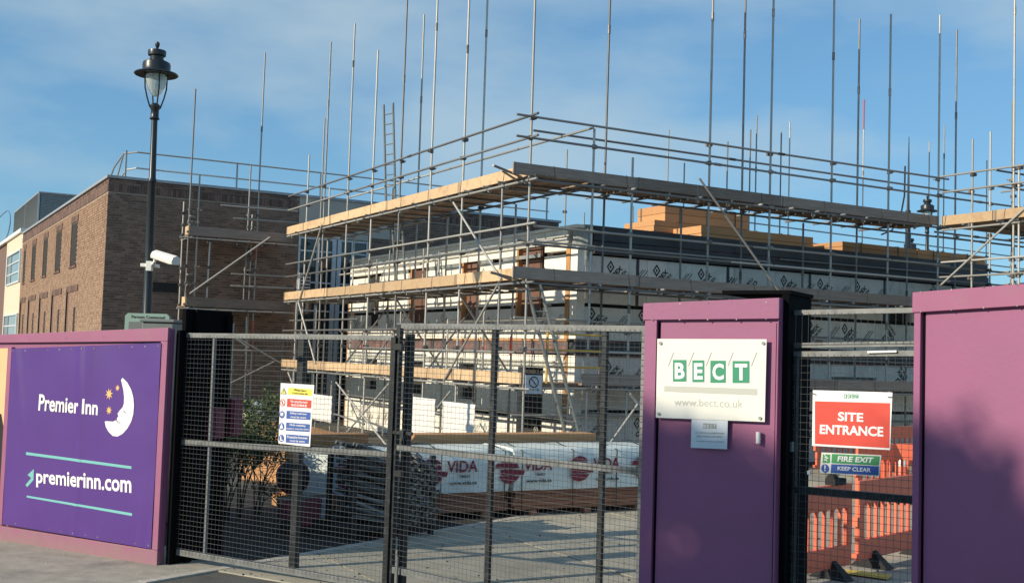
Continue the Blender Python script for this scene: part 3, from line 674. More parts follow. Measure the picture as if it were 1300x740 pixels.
deck(sr, 'x', rx(1.35), rx(14.4), 0, LV[2], M_BOARD_SHADE, 4, a_toe=(rx(1.25), rx(14.4)))
ledgers(sr, 'x', rx(-.1), rx(11.45), -.05, [6.86, 6.47], m=M_TUBED)
ledgers(sr, 'x', rx(.35), rx(11.5), -.05, [4.78, 4.43, LV[0] - .05, LV[1] - .05, LV[2] - .05, 2.83, 2.42])
ledgers(sr, 'x', rx(.5), rx(14.0), 1.0, [LV[0] - .05, LV[1] - .05, LV[2] - .05])
ledgers(sr, 'x', rx(.9), rx(14.3), 1.05, [6.88], m=M_TUBED)
for z, u0, u1 in ((1.1, .3, 7.5), (.5, 1.2, 6.2), (3.05, .3, 6.8), (2.95, 7.2, 13.9), (4.6, .3, 7.0), (4.7, 7.3, 13.9), (1.0, 7.8, 13.9)):
    stick('ledger', sr, (rx(u0), 1.0, z), (rx(u1), 1.0, z + random.uniform(-.04, .04)), random.choice((M_TUBE, M_TUBED)))
for a, b in (((rx(4.02), -.1, 6.1), (rx(6.3), -.1, 3.84)), ((rx(2.4), -.1, 1.6), (rx(3.9), -.1, .1)), ((rx(1.5), -.1, .1), (rx(2.8), -.1, 1.65))): stick('brace', sr, a, b, M_TUBE)

# --- bay coming forward on the right
bay = thing('tube_scaffold', SITE, 'forward scaffold bay at the far right, with one pale toe board in sun', 'scaffold', at=(11.45, -.1, 0))
for (x, y, zt) in ((0, -.85, 7.7), (0, -1.95, 12.6), (0, -2.1, 6.9), (0, -3.4, 8.4), (1.3, -.95, 8.8), (2.0, .2, 8.3), (2.6, -1.6, 9.8), (2.9, -.2, 10.4), (3.3, -2.9, 8.6), (2.0, -3.2, 8.6)):
    standard(bay, x, y, zt, joints=LJ, lean=random.uniform(-.02, .02))
deck(bay, 'y', -4.4, .15, 0, LV[0], M_BOARD, 9, a_toe=(-4.4, -.02)); deck(bay, 'y', -4.4, .15, 2.2, LV[0], M_BOARD_SHADE, 6, toe=False)
ledgers(bay, 'y', -4.2, -.1, -.05, [6.88, 6.5, 4.84, 4.47, LV[0] - .05], ext=(.05, .15), m=M_TUBE)
ledgers(bay, 'y', -4.2, .4, 2.9, [6.88, 6.4, LV[0] - .05, 4.8, 4.5, 4.2], ext=(.05, .2))
ledgers(bay, 'x', 0, 3.2, -1.55, [6.88, 6.5], ext=(.05, .15), m=M_TUBED)
ledgers(bay, 'x', .2, 3.3, .3, [6.5, 4.8, 4.45, 4.15, LV[0] - .08, LV[0] - .2], ext=(.05, .15), m=M_TUBED)
ledgers(bay, 'x', -.3, 3.2, -3.4, [6.88, 6.5, LV[0] - .05], ext=(.05, .15))
stick('brace', bay, (-.1, -.02, 4.27), (-.1, -2.7, 6.2), M_TUBE)

# --- in front of the brick building
sb = thing('tube_scaffold', SITE, 'small scaffold tower against the brown brick wall, with two boards toned grey for the shade', 'scaffold', at=(-2.95, 14.6, 0))
for (x, y, zt, z0) in ((0, 0, 9.8, .03), (.26, 0, 7.3, .03), (2.03, 0, 11.2, .03), (1.78, 0.1, 7.75, 5.8), (.14, .5, 6.95, 5.5), (.62, 0, 5.35, 3.55), (1.75, .12, 5.3, 3.7), (1.84, 0, 3.2, 2.1), (2.95, 0, 3.0, .3), (1.45, 0, 3.0, .3), (.1, 1.1, 6.6, .03), (2.2, 1.1, 6.4, .03)):
    standard(sb, x, y, zt, z0, joints=(6.25, 5.9, 5.6, 4.6, 4.1, 3.5, 1.6), lean=random.uniform(-.01, .02))
for z, a in ((5.5, .02), (3.44, .02)):
    k = MB(); k.box(a, 3.15, -.07, -.03, z, z + .27); k.build('toe_board', M_BOARD_SHADE, sb)
    k = MB(); k.box(a - .04, a, -.08, .32, z + .02, z + .27); k.build('end_board', M_BOARD, sb)
    for i in range(5): k = MB(); k.box(.05, 3.1, .0 + i * .235, .225 + i * .235, z - .01, z + .028); k.build('scaffold_board', M_DECK, sb)
    for a2 in (.1, .9, 1.8, 2.6): stick('transom', sb, (a2, -.12, z - .05), (a2, 1.3, z - .05), M_TUBED)
    stick('ledger', sb, (-.25, -.06, z - .08), (3.3, -.06, z - .06), M_TUBE)
for z in (6.45, 6.1, 4.45, 4.1, 2.55, 2.2): stick('ledger', sb, (.9 if z > 6.3 else 1.3, -.05, z), (3.25, -.05, z + .03), M_TUBE)
for z in (6.05, 5.8, 4.35, 4.05): stick('end_rail', sb, (.0, -.1, z), (.25, .4, z + .04), M_TUBE)
for a, b in (((.1, -.12, 3.8), (2.4, -.12, 5.62)), ((.3, -.12, 3.35), (1.9, -.12, 2.3)), ((1.5, -.12, 2.6), (3.1, -.12, 1.75)), ((.95, -.12, 1.0), (2.7, -.12, 1.9))): stick('brace', sb, a, b, M_TUBE)
k = MB(); k.tube((2.03, -.0, 2.2), (2.03, 0, 3.1), .0255, 8); k.build('coloured_band', M_RED, sb)
k = MB(); k.tube((2.03, -.0, 4.9), (2.03, 0, 5.5), .0255, 8); k.build('coloured_band', M_RED, sb)

# --- poles of the scaffold on the far side, seen over the roof
fs_ = thing('tube_scaffold', SITE, 'distant bare scaffold poles standing up beyond the flat roof', 'scaffold', at=(0, 11, 0))
for x, y in ((849, 165), (869, 207), (924, 180), (953, 165), (961, 147), (992, 168), (1003, 155), (1180, 180), (1199, 159), (1253, 203), (720, 190)):
    p_ = SITE.px(x, y, 11.0); standard(fs_, p_.x, 0, p_.z, joints=(6.8,))
p_ = SITE.px(1097, 127, 11.0); o_ = standard(fs_, p_.x, 0, p_.z); k = MB(); k.tube((p_.x, 0, p_.z - 1.1), (p_.x, 0, p_.z + .01), .0265, 8); k.build('red_tube_end', M_RED, fs_)
for z in (6.9, 6.45): stick('ledger', fs_, (11.0, 0, z + .25), (30.5, 0, z), M_TUBE)
for a, b in (((742, 270), (743, 300)), ((804, 262), (806, 300))): 
    p_ = SITE.px(*a, 8.0); q_ = SITE.px(*b, 8.0)
    k = MB(); k.tube((p_.x, -3, 5.05), (p_.x, -3, p_.z), .02, 6); k.build('roof_post', M_TUBED, fs_)

# ladders
def ladder(root_label, base, top, wdt, m, cat='ladder', across=(1, 0, 0)):
    t = thing('ladder', SITE, root_label, cat, at=tuple(base)); a = V((0, 0, 0)); b = V(top) - V(base); ac = V(across).normalized() * wdt / 2
    for s in (-1, 1):
        k = MB(); k.bar(a + ac * s, b + ac * s, .035, .07, up=(0, 1, 0)); k.build('stile', m, t)
    n = int(b.length / .27)
    for i in range(1, n):
        c = a.lerp(b, i / n); k = MB(); k.tube(c - ac, c + ac, .015, 6); k.build('rung', m, t)
    return t
ladder('long aluminium ladder leaning from the yard up to the middle lift at the corner', (1.05, -.55, .03), (.12, -.02, 3.66), .27, M_ALU, across=(1, -.3, 0))
ladder('narrow ladder rising above the top guard rails against the sky', (.7, 8.3, 5.8), (.7, 8.75, 8.8), .36, M_ALU, across=(.35, -1, 0))
ladder('short ladder section hanging inside the scaffold below the top deck', (.75, 7.6, 3.8), (.75, 8.0, 5.65), .36, M_ALU, across=(.35, -1, 0))

# yellow tubular frame on the lowest lift
yf = thing('loading_frame', SITE, 'yellow tubular loading gate on the lowest lift behind the ladder', 'gate', at=(1.0, -.15, 1.8))
k = MB()
for x in (0, 1.3): k.tube((x - .6, 0, -.02), (x - .6, 0, .95), .024)
for z in (.3, .62, .93): k.tube((-.6, 0, z), (.7, 0, z), .02)
k.build('frame', M_YTUBE, yf)

# lightweight white sheets tied to the lowest lift
for (v0, v1, z0, z1, lb) in ((9.75, 11.5, .38, 1.08, 'blank white sheet tied low on the scaffold beside the hazard sign'), (3.5, 4.75, .35, 1.3, 'blank white sheet left of the widest one, low on the scaffold'), (1.65, 3.12, .55, 1.28, 'widest blank white sheet low on the scaffold near the corner')):
    t = thing('hanging_sheet', SITE, lb, 'sheet', at=(-.16, v0, 0))
    k = MB(); n = 10
    for i in range(n + 1):
        for j in range(n + 1):
            y = (v1 - v0) * i / n; z = z0 + (z1 - z0) * j / n; k.v.append((-.015 * math.sin(i * 1.3) + .01 * math.sin(j * 2 + i), y, z))
    for i in range(n):
        for j in range(n): a = i * (n + 1) + j; k.f.append([a, a + n + 1, a + n + 2, a + 1]); k.m.append(0)
    o = k.build('sheet', M_WHITE, t, smooth=True); sm = o.modifiers.new('solid', 'SOLIDIFY'); sm.thickness = .006
    for yy in (0.05, v1 - v0 - .05): k = MB(); k.tube((.0, yy, z1 - .02), (.06, yy, z1 + .42), .004, 5); k.build('tie', M_INK, t)

# small prohibition sign tied on the corner standard
pf = thing('prohibition_sign', SITE, 'small white sign with a crossed circle tied to the scaffold corner', 'sign', at=(.10, -.13, 0))
box('plate', M_PAPER, pf, -.16, .2, -.03, -.02, 1.58, 1.93)
k = MB(); n = 28
for i in range(n):
    a0, a1 = 2 * math.pi * i / n, 2 * math.pi * (i + 1) / n
    flat(k, [(.02 + r_ * math.cos(a), 1.8 + r_ * math.sin(a)) for r_, a in ((.085, a0), (.108, a0), (.108, a1), (.085, a1))], -.034)
k.bar((-.045, -.034, 1.865), (.085, -.034, 1.735), .02, .002, up=(0, 1, 0)); text_rect(k, 'NO ACCESS', -.11, .15, 1.64, 1.67, -.034); k.build('symbol', M_INK, pf)

# ================================================================== HOARDINGS
def qbox(k, pts, y0, y1, m=None):          # prism over x,z outline between depths y0 (front) and y1
    k.slab([(x, y0, z) for x, z in pts], [(x, y1, z) for x, z in pts], m)
HL = Frame((-3.551, 11.882, 0), V((-3.551, 11.882, 0)) - V((-5.765, 13.127, 0)))
hl = thing('banner_hoarding', HL, 'mauve hoarding at the left with a purple hotel banner stretched over it', 'hoarding')
def ztop(x): return 2.443 + .045 * x
X0 = -4.6
k = MB(); qbox(k, [(X0, 0), (0, 0), (0, ztop(0)), (X0, ztop(X0))], 0, .05); k.build('ply_sheet', M_PINK, hl)
fz0, fz1 = .27, .30
a = HL.px(208, 433, -.03); b = HL.px(12, 440, -.03); c = HL.px(12, 668, -.03); d = HL.px(204, 700, -.03)
k = MB(); qbox(k, [(X0, -.005), (.0, -.005), (.0, d.z + .01), (X0, c.z + .0)], -.045, -.002); k.build('bottom_board', M_PINKL, hl, bevel=.004)
k = MB(); qbox(k, [(X0, b.z - .01), (.0, a.z - .0), (.0, ztop(0) + .01), (X0, ztop(X0) + .01)], -.045, -.002); k.build('top_board', M_PINKL, hl, bevel=.004)
k = MB(); qbox(k, [(-.1, d.z + .012), (-.002, d.z + .014), (-.002, a.z - .003), (-.1, a.z - .003)], -.043, -.002); k.build('edge_board', M_PINKL, hl, bevel=.004)
xb = HL.px(9, 550, -.04).x
k = MB(); qbox(k, [(xb - .07, c.z + .012), (xb, c.z + .014), (xb, b.z - .003), (xb - .07, b.z - .003)], -.043, -.002); k.build('joint_board', M_PINKL, hl, bevel=.004)
# purple banner with soft folds
bnr = MB(); bx0, bx1 = xb + .02, -.085; bz0 = lambda x: c.z + .02 + (d.z - c.z) * (x - bx0) / (bx1 - bx0); bz1 = lambda x: b.z - .02 + (a.z - b.z) * (x - bx0) / (bx1 - bx0)
NX, NZ = 70, 46
def fold(s_, t):
    f = .022 * math.exp(-((s_ - .50 - .015 * math.sin(t * 4)) / .018) ** 2) * (0.35 + .65 * t)
    f += .022 * math.exp(-((s_ - .56 + .10 * (1 - t)) / .03) ** 2) * max(0, t - .55) * 2
    f += .018 * math.exp(-((s_ - .03 - .16 * (1 - t)) / .02) ** 2) * max(0, t - .4) * 1.6
    f += .006 * math.sin(s_ * 9 + t * 3) * t * (1 - t) * 3 + .004 * noise.noise(V((s_ * 5, t * 4, 2)))
    f += .008 * math.exp(-((s_ - .68) / .012) ** 2) * max(0, .22 - t) * 4 + .01 * math.exp(-((s_ - .93 - .05 * t) / .02) ** 2) * max(0, .8 - t)
    return f
def banner_y(x, z):
    s_ = (x - bx0) / (bx1 - bx0); t = (z - bz0(x)) / (bz1(x) - bz0(x)); return -.050 - fold(min(max(s_, 0), 1), min(max(t, 0), 1))
for i in range(NX + 1):
    for j in range(NZ + 1):
        x = bx0 + (bx1 - bx0) * i / NX; z = bz0(x) + (bz1(x) - bz0(x)) * j / NZ; bnr.v.append((x, banner_y(x, z), z))
for i in range(NX):
    for j in range(NZ): q_ = i * (NZ + 1) + j; bnr.f.append([q_, q_ + NZ + 1, q_ + NZ + 2, q_ + 1]); bnr.m.append(0)
bo = bnr.build('banner', M_PURP, hl, smooth=True)
sf = bo.modifiers.new('solid', 'SOLIDIFY'); sf.thickness = .002; sf.offset = 1; sf.use_rim = False
def drape(k):                                  # print follows the folded cloth
    k.v = [(x, min(y, banner_y(x, z) - .004) if True else y, z) for x, y, z in k.v]
def hq(pts): return [HL.px(x, y, -.055) for x, y in pts]
def subdiv(vs, fs): return vs, fs
k = MB(); text_in(k, 'Premier Inn', hq([(48.5, 521), (124, 527), (125, 508), (50, 500)]), .022, M_TXT)
drape(k); k.build('hotel_name', None, bo); k = MB(); text_in(k, 'premierinn.com', hq([(46, 618), (167, 632.5), (167, 604), (46, 596)]), .022, M_TXT); drape(k); k.build('web_address', None, bo)
for q_ in ([(33, 577), (167, 595), (167, 591.5), (33, 573.5)], [(34, 631), (168, 654.5), (168, 651), (34, 628.5)]):
    P_ = hq(q_); n = 110; k = MB()
    for i in range(n):
        t0, t1 = i / n, (i + 1) / n
        k.add([P_[0].lerp(P_[1], t0), P_[0].lerp(P_[1], t1), P_[3].lerp(P_[2], t1), P_[3].lerp(P_[2], t0)], [(0, 1, 2, 3)], M_AQUA)
    drape(k); k.build('aqua_rule', None, bo)
k = MB()
P_ = hq([(32.5, 615), (34.5, 618), (40, 606), (42.5, 609), (43, 595), (35, 602.5), (37.5, 604.5)])
k.add(P_, [(0, 1, 3, 2), (5, 6, 3, 4)], M_AQUA); k.add([P_[0], P_[1], P_[2]], [(0, 1, 2)], M_AQUA)
drape(k); k.build('aqua_arrow', None, bo)
def pxp(zx, zy): return (30 + zx / 7.4, 470 + zy / 7.4)           # crescent outline, read off an enlargement
outer = [(930, 70), (975, 115), (1010, 180), (1030, 250), (1036, 330), (1030, 410), (1010, 480), (975, 545), (930, 595), (885, 620), (840, 615), (800, 575), (775, 530), (765, 480)]
inner = [(915, 90), (925, 130), (938, 190), (944, 250), (942, 310), (932, 345), (905, 375), (884, 405), (893, 430), (882, 442), (886, 465), (870, 468), (840, 480), (780, 476)]
P1_ = hq([pxp(*p) for p in outer]); P2_ = hq([pxp(*p) for p in inner])
k = MB()
for i in range(len(P1_) - 1): k.add([P1_[i], P1_[i + 1], P2_[i + 1], P2_[i]], [(0, 1, 2, 3)], M_TXT)
drape(k); k.build('crescent_logo', None, bo)
k = MB()
for pl_ in ([(872, 462), (890, 482), (912, 497)], [(944, 375), (952, 392), (964, 398)]):
    q_ = hq([pxp(*p) for p in pl_])
    for a_, b_ in zip(q_, q_[1:]): k.bar(a_ + V((0, -.012, 0)), b_ + V((0, -.012, 0)), .007, .002, up=(0, 1, 0))
k.build('crescent_lines', M_SHADEP, bo)
def star(k, c, r0, r1, n=8, m=None):
    c = HL.px(*c, -.055); pts = []
    for i in range(2 * n):
        r_ = r0 if i % 2 == 0 else r1; a_ = math.pi * i / n + .2; pts.append(V((c.x + r_ * .9 * math.cos(a_), c.y, c.z + r_ * math.sin(a_))))
    k.add([c] + pts, [(0, i + 1, (i + 1) % (2 * n) + 1) for i in range(2 * n)], m)
k = MB(); star(k, pxp(805, 222), .066, .026); star(k, pxp(883, 165), .038, .015); star(k, pxp(805, 375), .05, .02); drape(k); k.build('gold_stars', M_GOLD, bo)
for i in range(13):                               # brass eyelets and ties along the banner edges
    x = bx0 + .04 + (bx1 - bx0 - .08) * i / 12
    for z in (bz1(x) - .03, bz0(x) + .03):
        kk = MB(); y = banner_y(x, z); kk.tube((x, y + .004, z), (x, y - .004, z), .009, 10); kk.build('eyelet', M_CLAMP, bo)
# edge of a second poster, mostly out of frame
pst = MB(); x1 = xb - .085; qbox(pst, [(X0 + .1, .25), (x1, .25), (x1, 2.18), (X0 + .1, 2.1)], -.02, -.003); po = pst.build('peach_poster', M_PEACH, hl)
k = MB(); zz = [(.26, .55), (.7, .4), (1.05, .32), (1.3, .16), (1.52, .06), (1.5, .0)]
k.add([(x1 - 1.1, -.024, .26)] + [(x1 - w_ + .0 if w_ else x1, -.024, z_) for z_, w_ in [(1.5, .35)]] + [(x1 - .06, -.024, 1.42), (x1 - .003, -.024, 1.25), (x1 - .003, -.024, .26)], [(0, 1, 2, 3, 4)], M_RUB)
k.build('poster_dark_shape', None, po)
# the return, black tarred ply on posts
RL = Frame((-3.551, 11.882, 0), ang=HL.ang + R(90))
rt = thing('black_return_panel', HL, 'tall black ply return standing between the banner hoarding and the open gate', 'hoarding', at=(.03, .03, 0))
zc = HL.pu(222, 403, .06).z; e = None
def back_x(px, py, x): q_ = HL.pu(px, py, x); return q_.y
yb = back_x(290, 402, .06)
k = MB(); k.box(0, .045, 0.02, .09, 0, 2.43); k.box(.0, .05, .09, yb, 0, 2.66); k.build('side_sheet', M_BLACK, rt)
k = MB(); k.box(.055, .10, .20, .27, 0, 2.66); k.box(.055, .1, yb - .1, yb - .03, 0, 2.62); k.build('batten', M_BLACK, rt)
for y0, z0, z1 in ((.45, 1.28, 1.62), (.72, 1.30, 1.72)):
    t = thing('fire_point_box', HL, ('narrower' if y0 < .5 else 'wider') + ' of the two dark red boxes fixed to the black return behind the mesh', 'box', at=(.1, y0 + .03, z0))
    k = MB(); k.box(-.015, .1, 0, .17, 0, z1 - z0); k.build('case', M_MAROON, t, bevel=.01)
    k = MB(); k.box(.1, .112, .02, .15, .03, z1 - z0 - .03); k.build('lid', M_MAROON, t)

# BECT cabinet door
HB = Frame((1.033, 8.6, 0), V((.874, -.53, 0)))
hb = thing('site_cabinet', HB, 'tall mauve hoarding pier with panelled door, wearing the large white company sign', 'hoarding pier')
r_ = lambda px, py, off=-.03: HB.px(px, py, off)
tl, tr = r_(823, 385), r_(990, 378); W_ = tr.x
zt = lambda x: tl.z + (tr.z - tl.z) * (x - tl.x) / (tr.x - tl.x)
k = MB(); qbox(k, [(0, 0), (W_, 0), (W_, zt(W_)), (0, zt(0))], 0, .05); k.build('door_sheet', M_PINK, hb)
xl, xr = r_(832, 500).x, r_(985, 500).x; zi = r_(900, 409).z
k = MB(); qbox(k, [(-.02, zi + .01), (W_ - .0, zi + .03), (W_ - .0, zt(W_)), (-.02, zt(0))], -.04, -.002); k.build('header_board', M_PINK, hb, bevel=.004)
for a_, b_ in ((-.005, xl), (xr, W_ - .003)):
    k = MB(); qbox(k, [(a_, 0), (b_, 0), (b_, zi + .018), (a_, zi + .006)], -.034, -.002); k.build('side_stile', M_PINK, hb, bevel=.003)
k = MB(); k.box(-.01, .03, .052, .12, 0, tl.z - .12); k.build('edge_batten', M_PINK, hb)
k = MB(); k.box(xl + .002, xl + .018, -.004, .0, 0, zi); k.box(xr - .014, xr - .002, -.004, 0, 0, zi); k.build('shadow_strip', M_BLACK, hb)  # black strips painted as the shadow lines inside the stiles
yb = HB.pu(1030, 385, W_ + .04).y
k = MB(); k.box(W_ - .01, W_ + .04, .055, yb, 0, zt(W_) + .03); k.box(-.01, W_ - .015, yb - .05, yb, 0, zt(0)); k.build('black_side', M_BLACK, hb)
k = MB(); k.box(W_ * .55, W_ + .05, .06, yb + .02, zt(W_) + .033, zt(W_) + .06); k.build('felt_cap', M_BLACK, hb)
k = MB(); hx, hz = r_(963, 555).x, r_(963, 557).z
k.tube((hx, -.035, hz - .03), (hx, -.035, hz + .05), .018, 10); k.tube((hx, 0, hz), (hx, -.03, hz), .01, 8); k.build('door_bell', M_WHITE, hb, smooth=True)
k = MB(); k.bar((r_(1006, 560).x, .3, hz - .08), (r_(1006, 560).x, .3, hz + .0), .03, .03); 
# company sign
sg = thing('company_sign', HB, 'large white sign with green BECT letters screwed to the mauve pier', 'sign', at=(0, -.036, 0))
SGF = Frame(HB.w(0, -.036), ang=HB.ang)
sq = lambda pts: [SGF.px(x, y, -.012) for x, y in pts]
c4 = [SGF.px(x, y, -.006) for x, y in ((834.5, 430), (973.5, 430.5), (971, 535.5), (832.5, 530))]
k = MB(); qbox(k, [(p.x, p.z) for p in (c4[3], c4[2], c4[1], c4[0])], -.008, -.001); so = k.build('plate', M_SIGN, sg, bevel=.002)
for x, y in ((838.7, 435.5), (969, 435.5), (836.5, 525), (965, 530.5)):
    q_ = SGF.px(x, y, -.01); k = MB(); k.tube((q_.x, -.008, q_.z), (q_.x, -.018, q_.z), .012, 12); k.build('screw_cap', M_GREY, so)
def zp(zx, zy): return (820 + zx / 4.626, 420 + zy / 4.626)
k = MB()
for ch, (a_, b_, c_, d_) in zip('BECT', ((158, 170, 237, 297), (272, 172, 342, 300), (378, 174, 468, 304), (508, 176, 607, 305))):
    k.add([V((p.x, -.010, p.z)) for p in sq([zp(a_, d_), zp(b_ + (c_ - b_), d_), zp(c_, b_), zp(a_, b_)])], [(0, 1, 2, 3)], M_GREEN)
    wd = c_ - a_; hd = d_ - b_
    text_in(k, ch, [V((p.x, -.012, p.z)) for p in sq([zp(a_ + wd * .14, d_ - hd * .12), zp(c_ - wd * .12, d_ - hd * .12), zp(c_ - wd * .12, b_ + hd * .13), zp(a_ + wd * .14, b_ + hd * .13)])], .035, M_TXT)
k.build('letter_blocks', None, so)
k = MB()
for x_ in (130, 248, 352, 480, 618): q_ = sq([zp(x_, 205), zp(x_ + 32, 124)]); k.bar(V((q_[0].x, -.011, q_[0].z)), V((q_[1].x, -.011, q_[1].z)), .004, .001, up=(0, 1, 0))
q_ = sq([zp(107, 355), zp(652, 376), zp(652, 340), zp(107, 322)]); k.add([V((p.x, -.010, p.z)) for p in q_], [(0, 1, 2, 3)])
text_in(k, 'www.bect.co.uk', [V((p.x, -.010, p.z)) for p in sq([zp(166, 436), zp(568, 452), zp(568, 402), zp(166, 396)])], -.004)
k.build('grey_lettering', M_PALEG, so)
nq = [SGF.px(x, y, -.003) for x, y in ((878, 532), (924, 533.5), (923, 570), (877, 568))]
nt_ = thing('paper_notice', HB, 'small pale laminated notice pinned just under the large white company sign', 'notice', at=(0, -.036, 0))
k = MB(); qbox(k, [(p.x, p.z) for p in (nq[3], nq[2], nq[1], nq[0])], -.004, .001); no = k.build('sheet', M_PAPER, nt_)
nz_ = lambda zx, zy: (870 + zx / 13.45, 520 + zy / 13.45)
k = MB(); k.add([V((p.x, -.006, p.z)) for p in sq([nz_(296, 315), nz_(522, 322), nz_(524, 240), nz_(300, 228)])], [(0, 1, 2, 3)], M_GREY)
for i, ch in enumerate('BECT'): text_in(k, ch, [V((p.x, -.007, p.z)) for p in sq([nz_(308 + i * 55, 305), nz_(346 + i * 55, 305), nz_(346 + i * 55, 250), nz_(308 + i * 55, 250)])], .02, M_PAPER)
for s_, y_, x0_, x1_ in (('ALL VISITORS & DELIVERIES PLEASE', 405, 165, 655), ('RING THE BELL FOR ENTRY', 462, 190, 635), ('unauthorised access is prohibited', 548, 180, 645)):
    text_in(k, s_, [V((p.x, -.006, p.z)) for p in sq([nz_(x0_, y_), nz_(x1_, y_ + 14), nz_(x1_, y_ - 16), nz_(x0_, y_ - 28)])], .01, M_GREY)
k.build('lettering', None, no)

# right hoarding
ang = V((1, -1.2, 0)).normalized()
HR = Frame((2.93, 6.5, 0), ang)
o_ = HR.px(1158, 500, -.045); HR = Frame(HR.w(o_.x, 0), ang)
hr = thing('plain_hoarding', HR, 'plain mauve hoarding filling the right edge, dappled with tree shade', 'hoarding')
t0, t1 = HR.px(1158, 371, -.04), HR.px(1300, 360, -.04); sl_ = (t1.z - t0.z) / (t1.x - t0.x); z_ = lambda x: t0.z + sl_ * x
u0, u1 = HR.px(1170, 396.5, -.02), HR.px(1300, 388.5, -.02); su = (u1.z - u0.z) / (u1.x - u0.x); zu = lambda x: u0.z + su * (x - u0.x)
XR = 2.5
k = MB(); qbox(k, [(0, 0), (XR, 0), (XR, z_(XR)), (0, z_(0))], 0, .05); k.build('ply_sheet', M_PINK, hr)
k = MB(); qbox(k, [(-.01, zu(-.01)), (XR, zu(XR)), (XR, z_(XR)), (-.01, z_(-.01))], -.04, -.002); k.build('header_board', M_PINKL, hr, bevel=.004)
xs_ = HR.px(1168, 500, -.03).x
k = MB(); qbox(k, [(0, 0), (xs_, 0), (xs_, zu(xs_) - .003), (0, zu(0) - .003)], -.034, -.002); k.build('end_stile', M_PINK, hr, bevel=.003)
k = MB(); k.box(xs_ + .003, xs_ + .016, -.004, 0, 0, zu(0)); k.build('shadow_strip', M_BLACK, hr)  # shadow line beside the end stile, painted as a black strip
k = MB(); k.box(-.0, .04, .055, .45, 0, 2.3); k.build('return_sheet', M_PINK, hr)

for root_, xs, zs_ in ((hb, [.06 + i * .22 for i in range(5)], lambda x: (zi + zt(x)) / 2), (hr, [.05 + i * .2 for i in range(8)], lambda x: (zu(x) + z_(x)) / 2), (hl, [-.06 - i * .3 for i in range(12)], lambda x: ztop(x) - .12)):
    for x in xs:
        for dz in (-.06, .06):
            kk = MB(); kk.tube((x, -.0385 if root_ is not hl else -.0435, zs_(x) + dz), (x, -.0425 if root_ is not hl else -.0475, zs_(x) + dz), .0055, 8); kk.build('screw_head', M_CLAMP, root_)

# ================================================================== GATES
def gate(name, fr, label, stile_px, rails_px, verts_px, wx, wz, top_bot, tube=.028, cat='gate', group=None):
    t = thing(name, fr, label, cat, group)
    for (a_, b_, wdt, m_) in stile_px:
        p, q = fr.px(*a_), fr.px(*b_); k = MB(); k.bar((p.x, 0, max(q.z if q.z < p.z else q.z, .05)), (p.x + (p.x - q.x) * 0, 0, p.z), wdt, .05, up=(0, 1, 0)); k.build('stile', m_, t, bevel=.003)
    for (a_, b_, h_, m_) in rails_px:
        p, q = fr.px(*a_), fr.px(*b_); k = MB(); k.bar((p.x, .003, p.z), (q.x, .003, q.z), .044, h_); k.build('rail', m_, t, bevel=.002)
    for (a_, b_, wdt, m_) in verts_px:
        p, q = fr.px(*a_), fr.px(*b_); k = MB(); k.bar((p.x, .012, max(q.z, .06)), (p.x, .012, p.z), wdt, .04, up=(0, 1, 0)); k.build('post', m_, t, bevel=.003)
    (xa, za), (xb_, zb_), (ya, yb_) = top_bot
    k = MB(); x = xa + wx
    tz = lambda x: za + (zb_ - za) * (x - xa) / (xb_ - xa); bz = lambda x: ya + (yb_ - ya) * (x - xa) / (xb_ - xa)
    while x < xb_:
        wob = random.uniform(-.002, .002); k.tube((x, -.026, bz(x)), (x + wob, -.026, tz(x)), .0014, 4); x += wx
    n = int((za - ya) / wz)
    for i in range(1, n + 1):
        f = i / (n + 1)
        pts = []
        for s_ in range(9):
            x = xa + (xb_ - xa) * s_ / 8; pts.append((x, -.030 + .002 * math.sin(s_ * 2.1 + i), bz(x) + (tz(x) - bz(x)) * f + random.uniform(-.0015, .0015)))
        k.path(pts, .0018, 4)
    tag(k.build('wire_mesh', M_WIRE, t), kind='stuff')
    return t
GLF = Frame(( (225 - 650) / FPX * 12.05 , 12.05, 0), V((2.38, -1.1, 0)))
o_ = GLF.px(224, 500); GLF = Frame(GLF.w(o_.x, 0), V((2.38, -1.1, 0)))
xe = GLF.px(500, 500).x
gl_ = gate('site_gate_leaf', GLF, 'wide mesh gate leaf beside the black return, carrying the site safety sign', [((228, 424), (219, 700), .045, M_MESH), ((501, 428), (490, 745), .055, M_POST)],
     [((227, 425.5), (502, 429), .05, M_MESH), ((222, 560.5), (498, 577), .055, M_MESH), ((219, 699), (492, 746), .06, M_MESH)],
     [((272, 426), (263, 704), .026, M_MESH)], .047, .0495,
     [(0, GLF.px(227, 425).z), (xe, GLF.px(501, 429).z), (GLF.px(219, 699).z, GLF.px(490, 746).z)], group='mesh leaves of the main site gate')
for a_, b_ in ((500, 440), (499, 600)):
    q_ = GLF.px(a_, b_); k = MB(); k.box(q_.x + .02, q_.x + .1, -.03, .03, q_.z - .03, q_.z + .03); k.build('hinge', M_POST, gl_)
p_, q_ = GLF.px(381, 425, .45), GLF.px(373, 715, .45)
dp = thing('gate_post', GLF, 'dark upright steel post right behind the safety sign on the gate', 'post', at=(q_.x, .45, 0))
k = MB(); k.box(-.04, .04, -.04, .04, 0, p_.z); k.build('post', M_POST, dp, bevel=.004); k = MB(); k.box(-.1, .1, -.1, .1, 0, .012); k.build('foot_plate', M_POST, dp)
GRF = Frame(((505 - 650) / FPX * 10.95, 10.95, 0), V((2.17, -1.6, 0)))
o_ = GRF.px(507, 500); GRF = Frame(GRF.w(o_.x, 0), V((2.17, -1.6, 0)))
xe = GRF.px(826, 500).x
